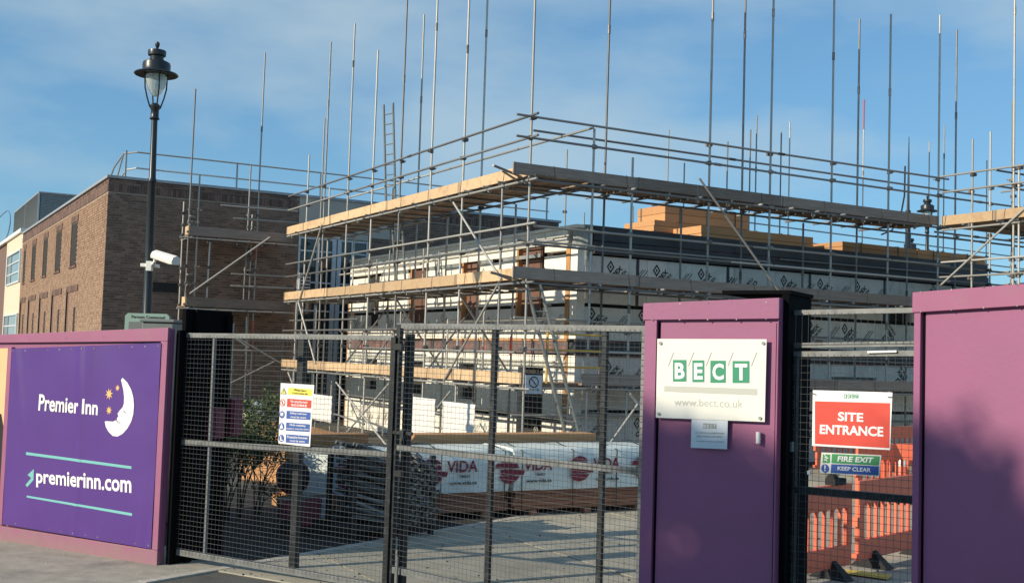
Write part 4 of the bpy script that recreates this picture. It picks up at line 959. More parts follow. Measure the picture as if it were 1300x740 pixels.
gr_ = gate('site_gate_leaf', GRF, 'taller mesh gate leaf between the centre post and the mauve pier', [((508, 412), (493, 745), .05, M_POST), ((820, 417), (812, 745), .05, M_MESH)],
     [((505, 413.5), (823, 417.5), .05, M_MESH), ((505, 568), (820, 599), .055, M_MESH), ((496, 722), (812, 790), .06, M_MESH)],
     [((628, 415), (617, 745), .05, M_POST), ((768, 417), (758, 760), .05, M_POST)], .048, .0495,
     [(0, GRF.px(505, 413).z), (xe, GRF.px(824, 418).z), (GRF.px(496, 722).z, GRF.px(812, 790).z)], group='mesh leaves of the main site gate')
for y_ in (545, 553): q_ = GRF.px(508, y_); 
k = MB(); q_ = GRF.px(512, 549); k.box(q_.x - .16, q_.x + .14, -.045, -.02, q_.z - .015, q_.z + .015); k.box(q_.x + .02, q_.x + .06, -.07, -.02, q_.z - .05, q_.z + .03); k.build('slide_bolt', M_POST, gr_)
k = MB(); q_ = GRF.px(499, 735); k.tube((q_.x + .09, -.05, .02), (q_.x + .09, -.05, .35), .012, 8); k.build('drop_bolt', M_MESH, gr_)
p_, q_ = GRF.px(517, 424, .08), GRF.px(502, 690, .1)
cp = thing('gate_post', GRF, 'black steel centre post where the two gate leaves meet', 'post', at=(p_.x, .12, 0))
k = MB(); k.box(-.035, .035, -.03, .04, .0, p_.z); k.build('post', M_POST, cp, bevel=.003)
# bollard-like stop behind the leaves
ib = thing('stop_frame', GRF, 'small dark square steel frame standing in the yard behind the gate', 'frame', at=(GRF.px(485, 560, 3.5).x, 3.5, 0))
k = MB(); k.box(-.3, -.22, -.04, .04, 0, 1.0); k.box(.22, .3, -.04, .04, 0, 1.0); k.box(-.22, .22, -.04, .04, .92, 1.0); k.build('frame', M_POST, ib)
# pedestrian gate
PGF = Frame((2.04, 8.22, 0), V((.64, -.6, 0)))
o_ = PGF.px(1007, 500); PGF = Frame(PGF.w(o_.x, 0), V((.64, -.6, 0)))
xe = PGF.px(1160, 500).x + .12
G = lambda x, y: PGF.px(x, y)
pg = thing('pedestrian_gate', PGF, 'narrow mesh pedestrian gate with the red entrance sign between mauve pier and plain hoarding', 'gate')
for (a_, b_, h_, m_) in (((1007, 397), (1160, 394), .036, M_MESH), ((1009, 438.5), (1160, 436.5), .036, M_MESH), ((1008, 449.5), (1160, 448.5), .04, M_MESH), ((1012, 621), (1160, 634), .05, M_POST)):
    p_, q_ = G(*a_), G(*b_); d_ = (q_ - p_) * .15; k = MB(); k.bar((p_.x, .003, p_.z), (q_.x + d_.x, .003, q_.z + d_.z), .04, h_); k.build('rail', m_, pg, bevel=.002)
k = MB(); k.box(.0, .035, -.02, .02, .05, G(1007, 452).z); k.build('stile', M_POST, pg); k = MB(); k.box(xe, xe + .035, -.02, .02, .05, G(1160, 394).z); k.build('stile', M_POST, pg)
k = MB(); x = .025
while x < xe: k.tube((x, -.024, .12), (x, -.024, G(1080, 450).z), .0014, 4); k.tube((x, -.024, G(1080, 436).z), (x, -.024, G(1080, 397).z), .0014, 4); x += .05
for i in range(46):
    z = .15 + i * .0505
    if not (G(1080, 450).z < z < G(1080, 437).z) and z < G(1080, 400).z: k.tube((0, -.027, z - .01), (xe, -.027, z + .015), .0016, 4)
tag(k.build('wire_mesh', M_WIRE, pg), kind='stuff')
k = MB(); p_ = G(1006, 560); k.box(p_.x - .01, p_.x + .03, -.06, -.025, p_.z - .07, p_.z + .0); k.build('latch', M_MESH, pg)
k = MB(); p_ = G(1031, 599); k.box(p_.x - .012, p_.x + .012, -.05, -.03, p_.z - .015, p_.z + .012); k.build('latch_tag', M_WHITE, pg)
k = MB(); q1, q2 = G(1104, 447), G(1141, 446); k.bar((q1.x, -.03, q1.z), (q2.x, -.03, q2.z), .012, .014); k.build('bright_strip', M_WHITE, pg)

def sign_on(fr, label, corners, name='site_sign', off=-.036, plate=M_TXT):
    t = thing(name, fr, label, 'sign', at=(0, off, 0)); f = Frame(fr.w(0, off), ang=fr.ang)
    q_ = [f.px(x, y, -.003) for x, y in corners]; k = MB(); qbox(k, [(p.x, p.z) for p in q_], -.004, 0); o = k.build('plate', plate, t)
    return t, f, o
def fq(f, pts, y): return [V((p.x, y, p.z)) for p in (f.px(a_, b_, y) for a_, b_ in pts)]
# red entrance sign (corners bl br tr tl)
t_, f_, o_ = sign_on(PGF, 'red and white SITE ENTRANCE sign tied to the pedestrian gate', [(1031, 565.5), (1130, 571), (1133, 498), (1032, 495)])
k = MB(); k.add(fq(f_, [(1034.5, 563), (1129, 568.5), (1130, 511.5), (1034.5, 509)], -.006), [(0, 1, 2, 3)], M_SRED)
text_in(k, 'SITE', fq(f_, [(1063.5, 534), (1096, 535.5), (1096, 524), (1064, 522.5)], -.008), .03, M_TXT)
text_in(k, 'ENTRANCE', fq(f_, [(1040.5, 550.5), (1121.5, 554), (1121.5, 541.5), (1041, 538.5)], -.008), .03, M_TXT)
for i, ch in enumerate('BECT'):
    x_ = 1071.5 + i * 4.8; k.add(fq(f_, [(x_, 505.2), (x_ + 3.8, 505.2), (x_ + 3.8, 500.2), (x_, 500)], -.006), [(0, 1, 2, 3)], M_GREEN)
    text_in(k, ch, fq(f_, [(x_ + .8, 504.4), (x_ + 3, 504.4), (x_ + 3, 501), (x_ + .8, 501)], -.007), .02, M_TXT)
k.build('lettering', None, o_)
for a_, b_ in (((1029, 498), (1036, 501)), ((1127, 504), (1135, 504))):
    q_ = fq(f_, [a_, b_], -.009); k = MB(); k.bar(q_[0], q_[1], .006, .004, up=(0, 1, 0)); k.build('cable_tie', M_INK, o_)
# fire exit sign
t_, f_, o_ = sign_on(PGF, 'green and blue FIRE EXIT KEEP CLEAR sign under the red sign', [(1040.5, 600), (1116.5, 604.5), (1119, 577.5), (1043, 574)], plate=M_SIGN)
k = MB(); k.add(fq(f_, [(1055.5, 587.5), (1115.5, 590.5), (1117, 578.8), (1056, 575.8)], -.006), [(0, 1, 2, 3)], M_SGREEN)
k.add(fq(f_, [(1054.5, 600), (1115, 603), (1115.5, 591.5), (1055.3, 588.7)], -.006), [(0, 1, 2, 3)], M_SBLUE)
text_in(k, 'FIRE EXIT', fq(f_, [(1063, 585.3), (1107.5, 587.3), (1109.5, 580.5), (1064, 578.5)], -.008), .03, M_TXT)
text_in(k, 'KEEP CLEAR', fq(f_, [(1063, 596.5), (1105.5, 599.3), (1106, 593.8), (1063.5, 591.5)], -.008), .03, M_TXT)
k.add(fq(f_, [(1044, 587), (1053.5, 587.5), (1054, 576.5), (1044.8, 576)], -.006), [(0, 1, 2, 3)], M_SGREEN)
c_ = fq(f_, [(1049, 581)], -.008)[0]; w_ = .004
for a_, b_ in (((-.008, .014), (.006, .004)), ((.006, .004), (-.006, -.012)), ((.0, .008), (-.014, .0)), ((.004, .003), (.016, -.003)), ((-.006, -.012), (.008, -.022)), ((-.006, -.012), (-.018, -.018))):
    k.bar(c_ + V((a_[0], 0, a_[1])), c_ + V((b_[0], 0, b_[1])), .006, .001, M_TXT, up=(0, 1, 0))
k.tube(c_ + V((-.012, .0005, .021)), c_ + V((-.012, -.0005, .021)), .005, 8, M_TXT)
c_ = fq(f_, [(1047.5, 594.3)], -.006)[0]; k.add([c_] + [c_ + V((.030 * math.cos(i * .314), 0, .030 * math.sin(i * .314))) for i in range(20)], [(0, i + 1, (i + 1) % 20 + 1) for i in range(20)], M_SBLUE)
k.bar(c_ + V((0, -.002, -.004)), c_ + V((0, -.002, .022)), .009, .001, M_TXT, up=(0, 1, 0)); k.bar(c_ + V((0, -.002, -.018)), c_ + V((0, -.002, -.010)), .009, .001, M_TXT, up=(0, 1, 0))
k.build('lettering', None, o_)
# tall safety sign on the gate leaf
t_, f_, o_ = sign_on(GLF, 'tall white safety sign with yellow, red and blue bands tied to the gate mesh', [(353.5, 562.5), (393.5, 567), (399, 488.5), (356.5, 486)])
def wz(zx, zy): return (340 + zx / 7.79, 480 + zy / 7.79)
k = MB()
for (y0_, y1_, x0_, m_, la, lb, tm) in ((92, 172, 200, M_SYEL, 'Warning', 'Construction site', M_INK), (200, 294, 188, M_SRED, 'No unauthorised', 'access', M_TXT), (320, 410, 182, M_SBLUE, 'Safety helmets', 'must be worn', M_TXT),
                                        (436, 528, 178, M_SBLUE, 'High-visibility', 'clothing must be worn', M_TXT), (552, 646, 176, M_SBLUE, 'Protective footwear', 'must be worn', M_TXT)):
    x1_ = 438 - (y0_ - 92) * .065; s1 = 18
    k.add(fq(f_, [wz(x0_, y1_ - 12), wz(x1_ - 4, y1_ + 2), wz(x1_, y0_ + s1), wz(x0_ + 4, y0_)], -.006), [(0, 1, 2, 3)], m_)
    h_ = y1_ - y0_; big = la == 'Warning'
    text_in(k, la, fq(f_, [wz(x0_ + (56 if big else 16 if len(la) > 16 else 38), y0_ + h_ * (.52 if big else .42)), wz(x1_ - (56 if big else 14 if len(la) > 16 else 40), y0_ + h_ * (.60 if big else .54)), wz(x1_ - (56 if big else 14 if len(la) > 16 else 40), y0_ + h_ * .24 + 4), wz(x0_ + (56 if big else 16 if len(la) > 16 else 38), y0_ + h_ * .12)], -.008), .02, tm)
    text_in(k, lb, fq(f_, [wz(x0_ + (6 if len(lb) > 18 else 42), y0_ + h_ * .76), wz(x1_ - (12 if len(lb) > 18 else 44), y0_ + h_ * .9), wz(x1_ - (12 if len(lb) > 18 else 44), y0_ + h_ * .66), wz(x0_ + (6 if len(lb) > 18 else 42), y0_ + h_ * .56)], -.008), .02, tm)
    c_ = fq(f_, [wz(x0_ - 42, (y0_ + y1_) / 2 - 6)], -.006)[0]; rr = .036
    circ = lambda r0: [c_ + V((r0 * .9 * math.cos(i * .314), -.0, r0 * math.sin(i * .314))) for i in range(20)]
    if big:
        k.add([c_ + V((-.036, 0, -.03)), c_ + V((.036, 0, -.03)), c_ + V((0, 0, .034))], [(0, 1, 2)], M_INK); k.add([c_ + V((-.026, -.001, -.025)), c_ + V((.026, -.001, -.025)), c_ + V((0, -.001, .023))], [(0, 1, 2)], M_SYEL)
        k.bar(c_ + V((0, -.002, -.012)), c_ + V((0, -.002, .010)), .006, .001, M_INK, up=(0, 1, 0))
    elif m_ is M_SRED:
        k.add([c_] + circ(rr), [(0, i + 1, (i + 1) % 20 + 1) for i in range(20)], M_SRED); k.add([p + V((0, -.001, 0)) for p in [c_] + circ(rr * .76)], [(0, i + 1, (i + 1) % 20 + 1) for i in range(20)], M_TXT)
        k.bar(c_ + V((-.02, -.003, .02)), c_ + V((.02, -.003, -.02)), .006, .001, M_SRED, up=(0, 1, 0)); k.bar(c_ + V((0, -.002, -.016)), c_ + V((0, -.002, .016)), .009, .001, M_INK, up=(0, 1, 0))
    else:
        k.add([c_] + circ(rr), [(0, i + 1, (i + 1) % 20 + 1) for i in range(20)], M_SBLUE)
        if y0_ == 320: k.bar(c_ + V((0, -.002, -.012)), c_ + V((0, -.002, .02)), .034, .001, M_TXT, up=(0, 1, 0))
        elif y0_ == 436: k.bar(c_ + V((0, -.002, -.022)), c_ + V((0, -.002, .008)), .032, .001, M_TXT, up=(0, 1, 0)); k.tube(c_ + V((0, -.001, .018)), c_ + V((0, -.002, .018)), .009, 10, M_TXT)
        else: k.bar(c_ + V((-.006, -.002, -.012)), c_ + V((-.006, -.002, .022)), .014, .001, M_TXT, up=(0, 1, 0)); k.bar(c_ + V((-.012, -.002, -.018)), c_ + V((.02, -.002, -.018)), .012, .001, M_TXT, up=(0, 1, 0))
k.build('lettering', None, o_)

# ================================================================== STREET LAMPS AND CAMERA
def lantern(root, zt, s=1.0, m=M_IRON):
    """heritage lantern: finial, two tier cap, wide brim, glass bowl, four curved stays"""
    P = [(.0, 0), (.035, -.02), (.045, -.06), (.03, -.10), (.02, -.13), (.10, -.155), (.155, -.17), (.16, -.20), (.155, -.26), (.12, -.28), (.115, -.33), (.20, -.37), (.235, -.39), (.245, -.44), (.24, -.52), (.26, -.55), (.37, -.58), (.385, -.60), (.37, -.615), (.2, -.60), (.12, -.60)]
    k = MB(); k.lathe([(max(r_ * s, .001), zt + z * s) for r_, z in P][::-1], 24); k.build('cap', m, root, smooth=True)
    B_ = [(.045, -.99), (.10, -.93), (.155, -.82), (.185, -.72), (.19, -.64), (.17, -.61)]
    k = MB(); k.lathe([(r_ * s, zt + z * s) for r_, z in B_], 20); k.build('glass_bowl', M_LGLASS, root, smooth=True)
    for i in range(4):
        a_ = i * math.pi / 2 + .6; c_, s_ = math.cos(a_), math.sin(a_)
        k = MB(); k.path([(.20 * s * c_, .20 * s * s_, zt - .6 * s), (.19 * s * c_, .19 * s * s_, zt - .85 * s), (.15 * s * c_, .15 * s * s_, zt - 1.02 * s), (.09 * s * c_, .09 * s * s_, zt - 1.2 * s)], .014 * s, 6); k.build('stay', m, root)
    k = MB(); k.lathe([(.06 * s, zt - 1.42 * s), (.09 * s, zt - 1.40 * s), (.07 * s, zt - 1.36 * s), (.07 * s, zt - 1.24 * s), (.085 * s, zt - 1.22 * s), (.09 * s, zt - 1.16 * s), (.05 * s, zt - 1.12 * s)], 16); k.build('collar', m, root, smooth=True)
def lamp(label, base, zt, lean=(0, 0), s=1.0, m=M_IRON):
    f = Frame(base, ang=0.0); t = thing('street_lamp', f, label, 'street lamp', 'heritage lantern street lamps')
    lantern(t, zt, s, m)
    k = MB(); k.lathe([(.13, 0), (.13, .9), (.10, 1.0), (.085, 1.1), (.075, 2.7), (.095, 2.75), (.075, 2.82), (.068, zt - 2.55 * s), (.085, zt - 2.52 * s), (.06, zt - 2.45 * s), (.052, zt - 1.42 * s)], 16); k.build('column', m, t, smooth=True)
    t.rotation_euler = (lean[0], lean[1], 0); return t
zl_ = EYE + ray(200, 53) * (20 / ray(200, 53).y)
b0 = EYE + ray(186, 420) * (20 / ray(186, 420).y)
ln = math.atan2(zl_.x - b0.x, zl_.z - b0.z)
bx_ = zl_.x - math.tan(ln) * zl_.z
l1 = lamp('tall dark heritage lamp post carrying the white camera, left of centre', (bx_, 20.0, 0), zl_.z / math.cos(ln), (0, ln))
for px_, py_, Y_, lb in ((1177.5, 248, 42, 'far heritage lantern seen higher, just left of the forward bay'), (1155.5, 298, 46, 'far heritage lantern seen lower, under the top deck')):
    q_ = EYE + ray(px_, py_) * (Y_ / ray(px_, py_).y); lamp(lb, (q_.x, q_.y, 0), q_.z)
q_ = EYE + ray(1154, 174) * (38 / ray(1154, 174).y); f = Frame((q_.x, q_.y, 0), ang=0)
ms = thing('mast', f, 'tapered dark mast with a dangling cable against the sky', 'mast')
k = MB(); k.tube((0, 0, 0), (0, 0, q_.z - 2.5), .12, 12, r2=.085); k.tube((0, 0, q_.z - 2.5), (0, 0, q_.z), .05, 10, r2=.012); k.build('pole', M_IRON, ms, smooth=True)
k = MB(); k.path([(-.12, 0, q_.z - 1.0), (-.13, 0, q_.z - 2.0), (-.25, 0, q_.z - 2.7), (-.55, 0, q_.z - 3.2), (-.9, 0, q_.z - 3.35)], .03, 6); k.build('cable', M_IRON, ms)

# CCTV camera on the lamp post
cq = lambda x, y, Y=19.9: EYE + ray(x, y) * (Y / ray(x, y).y)
cf = Frame((cq(190, 338).x, 19.9, 0), ang=0)
cc = thing('cctv_camera', cf, 'white security camera in a hooded housing clamped to the lamp post', 'camera')
L2 = lambda x, y, yy=0.0: V((cf.l(cq(x, y)).x, yy, cq(x, y).z))
a_, b_ = L2(198, 325), L2(229, 335)
a_.y, b_.y = -.12, -.42
d_ = (b_ - a_).normalized(); up_ = V((0, 0, 1)); side = d_.cross(up_).normalized(); up2 = side.cross(d_)
def prism(k, a_, b_, w0, h0, w1, h1):
    pr = lambda c, w_, h_: [c + side * (w_ / 2 * math.cos(t)) * 1.0 + up2 * (h_ / 2 * max(-.75, math.sin(t))) for t in [R(x) for x in (215, 325, 0, 40, 90, 140, 180)]]
    k.slab(pr(a_, w0, h0), pr(b_, w1, h1))
k = MB(); prism(k, a_, b_, .15, .17, .16, .18); k.build('housing', M_WHITE, cc, bevel=.006)
k = MB(); prism(k, a_ + d_ * .03 + up2 * .012, b_ + d_ * .07 + up2 * .018, .18, .19, .19, .20); k.build('sun_hood', M_WHITE, cc, bevel=.004)
k = MB(); k.tube(b_ + d_ * .005, b_ + d_ * .012, .05, 16); k.build('lens', M_CAMG, cc)
k = MB(); c_ = L2(191, 337); k.box(c_.x - .16, c_.x + .10, -.06, .22, c_.z - .03, c_.z + .03); k.box(c_.x - .05, c_.x + .05, -.1, .0, c_.z - .10, c_.z + .07); k.build('clamp', M_WHITE, cc, bevel=.006)
k = MB(); k.path([c_ + V((.02, -.05, 0)), L2(199, 334, -.13), L2(200, 329, -.13), a_ + d_ * .02 - up2 * .04], .028, 8); k.build('arm', M_WHITE, cc, smooth=True)

# sage sign and grey cabinet behind the hoarding
q_ = EYE + ray(188, 410) * (16 / ray(188, 410).y); f = Frame((q_.x, 16, 0), ang=R(-3))
t_ = thing('community_sign', f, 'pale green rounded sign board peeking over the purple banner hoarding', 'sign')
A_ = f.px(160, 397); B_ = f.px(216, 399); C_ = f.px(216, 440)
k = MB(); w2 = (B_.x - A_.x) / 2; cx = (A_.x + B_.x) / 2; zt_ = (A_.z + B_.z) / 2
k.slab([(cx - w2, -.03, C_.z), (cx + w2, -.03, C_.z), (cx + w2, -.03, zt_ - .04), (cx + w2 - .04, -.03, zt_), (cx - w2 + .04, -.03, zt_), (cx - w2, -.03, zt_ - .04)],
       [(cx - w2, .03, C_.z), (cx + w2, .03, C_.z), (cx + w2, .03, zt_ - .04), (cx + w2 - .04, .03, zt_), (cx - w2 + .04, .03, zt_), (cx - w2, .03, zt_ - .04)])
o_ = k.build('board', M_TEAL, t_); k = MB(); text_rect(k, 'Parsons Connected', cx - w2 * .7, cx + w2 * .8, zt_ - .07, zt_ - .03, -.034, .02); k.build('lettering', M_INK, o_)
box('inset_panel', M_SMOKE, o_, cx - w2 + .06, cx + w2 - .06, -.036, -.031, C_.z + .02, zt_ - .12)
for s_ in (-1, 1): box('leg', M_TEAL, t_, cx + s_ * w2 * .8 - .03, cx + s_ * w2 * .8 + .03, -.025, .025, 0, C_.z + .02)
q_ = EYE + ray(200, 410) * (14.6 / ray(200, 410).y); f = Frame((q_.x, 14.6, 0), ang=R(-6))
t_ = thing('site_cabinet_box', f, 'grey weathered box between the green sign and the black return', 'cabinet')
A_ = f.px(180.5, 405.5); B_ = f.px(221, 406.5)
box('case', M_SMOKE, t_, A_.x, B_.x, -.01, .45, 0, A_.z - .03, bevel=.02)
k = MB(); k.box(A_.x - .02, B_.x + .02, -.04, .48, A_.z - .03, A_.z + .01); k.build('lid', M_SMOKE, t_, bevel=.01)

# ================================================================== THINGS IN THE YARD
# wrapped timber packs, one behind another along their length
VF = Frame((-1.95, 15.05, 0), ang=SITE.ang)
segs = [(0.0, 2.28), (2.36, 4.9)]
for si, (x0, x1) in enumerate(segs):
    t = thing('timber_pack', VF, ('left' if si == 0 else 'right') + ' long pack of planks under white printed wrapping, ' + ('its near end blue' if si == 0 else 'running behind the mauve pier'), 'timber pack', 'wrapped timber packs in the yard', at=(x0, 0, 0))
    L = x1 - x0
    for b_ in (.35, L / 2, L - .35): box('bearer', M_PLANK, t, b_ - .05, b_ + .05, .0, 1.05, .0, .09)
    for r_ in range(5):
        for c_ in range(8): box('plank', M_PLANK, t, .02 + random.uniform(-.03, .04), L - .02 + random.uniform(-.03, .03), .03 + c_ * .125, .03 + c_ * .125 + .118, .095 + r_ * .055, .095 + r_ * .055 + .048)
    k = MB(); n1 = 60; n2 = 14
    prof = [(-.0, .37), (-.012, .5), (-.0, .7), (.0, .88), (.03, .95), (.12, .965), (.5, .98), (.9, .965), (1.02, .94), (1.03, .5), (1.03, .37)]
    for i in range(n1 + 1):
        for (y, z) in prof:
            x = L * i / n1; w_ = .022 * noise.noise(V((x * 2.5, y * 3, z * 9 + si * 7))); 
            sg_ = .035 * noise.noise(V((x * 1.2, 3 + si, z * 2))) if z > .85 else 0
            k.v.append((x, y + w_, z + (sg_ if z > .3 else .02 * noise.noise(V((x * 4, 9, 1))))))
    m_ = len(prof)
    for i in range(n1):
        for j in range(m_ - 1): q0 = i * m_ + j; k.f.append([q0, q0 + m_, q0 + m_ + 1, q0 + 1]); k.m.append(0)
    k.f.append([j for j in range(m_)]); k.m.append(0); k.f.append([n1 * m_ + j for j in range(m_)][::-1]); k.m.append(0)
    wr = k.build('wrapping', M_WRAP, t, smooth=True)
    if si == 0: k = MB(); k.slab([(-.012, -.012, .3), (.14, -.03, .3), (.12, -.03, .9), (-.012, -.012, .9)], [(-.012, 1.03, .3), (.0, 1.03, .3), (.0, 1.03, .9), (-.012, 1.03, .9)]); k.build('blue_end_cap', M_WRAPB, t)
    for sx in ([.18, 1.2, 2.2] if si == 0 else [.12, .98, 1.75, 2.35]):
        k = MB(); k.path([(sx, -.035, .1), (sx, -.035, .93), (sx, .5, 1.02), (sx, 1.05, .95)], .008, 4); k.build('strap', M_POST, wr)
    # printed logo blocks
    for pxc in ([441, 548] if si == 0 else [647, 736, 818]):
        lx = VF.px(pxc, 595, -.045).x - .17 - x0
        k = MB(); cx_, cz_, rr = lx + .17, .665, .185; y = -.045
        for zb_, zt2, sh in ((.11, .184, 0), (.03, .10, -.04), (-.065, .008, .05), (-.184, -.08, .0)):
            pts_t = []; steps = 6
            lo = [(-math.sqrt(max(0, rr * rr - z * z)), z) for z in [zb_ + (zt2 - zb_) * i / steps for i in range(steps + 1)]]
            hi = [(-x, z) for x, z in lo][::-1]
            P__ = [(cx_ + x * (1.0 if abs(sh) < .01 else 1.06) + sh, cz_ + z) for x, z in lo + hi]
            k.add([(x, y, z) for x, z in P__], [tuple(range(len(P__)))])
        text_rect(k, 'VIDA', cx_ + .23, cx_ + .71, cz_ - .01, cz_ + .15, y, .03)
        k.build('logo', M_VIDA, wr)
        k = MB(); text_rect(k, 'TIMBER', cx_ + .42, cx_ + .60, cz_ - .085, cz_ - .05, y); text_rect(k, 'www.vida.se', cx_ + .28, cx_ + .70, cz_ - .18, cz_ - .13, y, .03); k.build('small_print', M_INK, wr)
# timber resting on top and behind
for nm, x0, x1, y0, y1, z0, z1, lb in (('timber_beam', 1.3, 4.5, .9, 1.3, .0, 1.08, 'yellow timber beam lying behind the wrapped packs'), ('timber_beam', -.4, .9, 1.5, 1.9, 0, 1.05, 'orange timber beam standing behind the left wrapped pack')):
    t = thing('timber_stack', VF, lb, 'timber', at=(x0, y0 + .3, 0)); h = z1 / 6
    for i in range(6): k = MB(); e = random.uniform(-.06, .06); k.box(e, x1 - x0 + e, 0, y1 - y0, i * h + .004, (i + 1) * h - .004); k.build('beam', M_CLT if 'yellow' in lb else M_OSB, t)
# upright pale sheet left of the packs
VF2 = Frame(VF.w(-.62, .35), ang=R(-18))
t = thing('upright_board', VF2, 'pale upright boards standing left of the blue ended pack', 'board', at=(0, 0, 0))
k = MB()
for i in range(3): k = MB(); k.box(-.1 + i * .16, .055 + i * .16, -.02, .02, .0, .93 - .01 * i); k.build('plank', M_WRAP, t)
k = MB(); k.box(-.08, .36, .022, .06, .3, .4); k.build('batten', M_WRAP, t)

# stillage of stacked tubes
SF = Frame((-1.95, 13.65, 0), ang=R(33))
t = thing('tube_stillage', SF, 'dark steel stillage heaped with short scaffold tubes and fittings', 'stillage')
for x in (.15, .62, 1.22):
    for y in (0, .7): box('upright', M_POST, t, x - .03, x + .03, y - .03, y + .03, 0, 1.0)
for y in (-.0, .7): box('rail', M_POST, t, .18, 1.19, y - .025, y + .025, .12, .18)
k = MB()
for r_ in range(11):
    for c_ in range(8):
        y_ = -.02 + c_ * .09 + random.uniform(-.02, .02); z_1 = .26 + r_ * .082 + random.uniform(-.02, .02)
        k.tube((.18 + random.uniform(-.06, .05), y_, z_1 + .06), (.64 + random.uniform(-.04, .03), y_ + random.uniform(-.03, .03), z_1 - random.uniform(.05, .13)), .0245, 7)
tag(k.build('short_tubes', M_DKTUBE, t), kind='stuff')
k = MB()
for i in range(470):
    x = random.uniform(.62, 1.27); y_ = random.uniform(-.02, .7); z_1 = .15 + .9 * random.random() ** .8
    if z_1 > .78 + .24 * math.sin((x - .55) * 4.6): continue
    a_ = random.random() * 6.28; d_ = V((math.cos(a_), math.sin(a_), random.uniform(-.5, .5))).normalized() * .05
    c_ = V((x, y_, z_1)); k.tube(c_ - d_, c_ + d_, .034, 6); k.bar(c_ + V((.03, -.03, .02)), c_ + V((.06, -.07, -.02)), .05, .02)
for i in range(13):
    for j in range(14):
        k.tube((.66 + i * .048, -.05 + random.uniform(-.03, .03), .16 + j * .055 + (i % 2) * .02), (.66 + i * .048, .3, .16 + j * .055 + (i % 2) * .02), .024, 7)
tag(k.build('fittings_heap', M_DKTUBE, t), kind='stuff')
box('label_plate', M_WHITE, t, .70, .86, -.1, -.085, .50, .525)

# small mixer
MF = Frame((-2.68, 14.05, 0), ang=R(20))
t = thing('cement_mixer', MF, 'small maroon cement mixer with a dark drum, left of the tube stillage', 'cement mixer')
k = MB(); k.slab([(-.02, 0, .08), (.42, 0, .08), (.44, 0, .44), (-.05, 0, .40)], [(-.0, .4, .08), (.42, .4, .08), (.44, .4, .44), (-.05, .4, .40)]); k.build('motor_housing', M_MAROON, t, bevel=.03)
k = MB(); k.lathe([(.08, -.18), (.16, -.14), (.2, -.02), (.2, .08), (.13, .22), (.11, .23)], 20); o_ = k.build('drum', M_RUB, t, smooth=True); o_.location = (.08, .15, .68); o_.rotation_euler = (R(60), R(25), 0)
k = MB(); n = 20
for i in range(n):
    a0, a1 = 2 * math.pi * i / n, 2 * math.pi * (i + 1) / n; k.tube((.2 * math.cos(a0), .2 * math.sin(a0), 0), (.2 * math.cos(a1), .2 * math.sin(a1), 0), .018, 6)
k.build('drum_ring', M_MAROON, o_)
k = MB(); k.bar((.2, .02, .4), (.08, .0, .85), .03, .03); k.bar((-.12, .05, .43), (.5, .05, .47), .04, .04); k.bar((.2, .38, .4), (.1, .32, .8), .03, .03); k.build('yoke', M_MESH, t)
for x in (.02, .4): k = MB(); k.tube((x, -.03, .1), (x, .03, .1), .1, 16); k.build('wheel', M_RUB, t)

# shrub in the bed
def shrub(fr, label, h, seed, n_=9, lv=3):
    rnd = random.Random(seed); t = thing('shrub', fr, label, 'shrub')
    tw = MB(); lf = MB()
    def grow(p, d, ln, r0, dep):
        q = p + d * ln; tw.tube(p, q, r0, 4, r2=r0 * .6)
        if dep >= 2:
            for _ in range(lv):
                c_ = p.lerp(q, rnd.random()) + V((rnd.uniform(-.05, .05), rnd.uniform(-.05, .05), rnd.uniform(-.05, .05)))
                if c_.z > .9 or rnd.random() < .35:
                    a_ = V((rnd.uniform(-1, 1), rnd.uniform(-1, 1), rnd.uniform(-.6, 1))).normalized(); b_ = a_.cross(V((rnd.uniform(-1, 1), rnd.uniform(-1, 1), rnd.uniform(-1, 1)))).normalized()
                    s_ = rnd.uniform(.02, .042); lf.add([c_ - a_ * s_, c_ + b_ * s_ * .35, c_ + a_ * s_, c_ - b_ * s_ * .35], [(0, 1, 2, 3)])
        if dep < 4:
            for _ in range(3 if dep else 3):
                nd_ = (d + V((rnd.uniform(-.75, .75), rnd.uniform(-.75, .75), rnd.uniform(-.25, .55)))).normalized(); grow(p.lerp(q, rnd.uniform(.55, 1)), nd_, ln * rnd.uniform(.55, .8), r0 * .6, dep + 1)
    for i in range(n_): grow(V((rnd.uniform(-.25, .25), rnd.uniform(-.25, .25), 0)), V((rnd.uniform(-.3, .3), rnd.uniform(-.3, .3), 1)).normalized(), h * rnd.uniform(.25, .42), .013, 0)
    tw.build('stems', M_TWIG, t); tag(lf.build('leaves', M_LEAF, t), kind='stuff'); return t
q_ = ground_at(300, 660); shrub(Frame((q_.x, q_.y, 0), ang=0), 'straggly half bare shrub behind the left gate leaf', 1.95, 3, 14, 7)
q_ = ground_at(335, 655); shrub(Frame((q_.x + .05, q_.y, 0), ang=0), 'low bare twiggy bush right of the taller shrub', .8, 8, 4, 1)

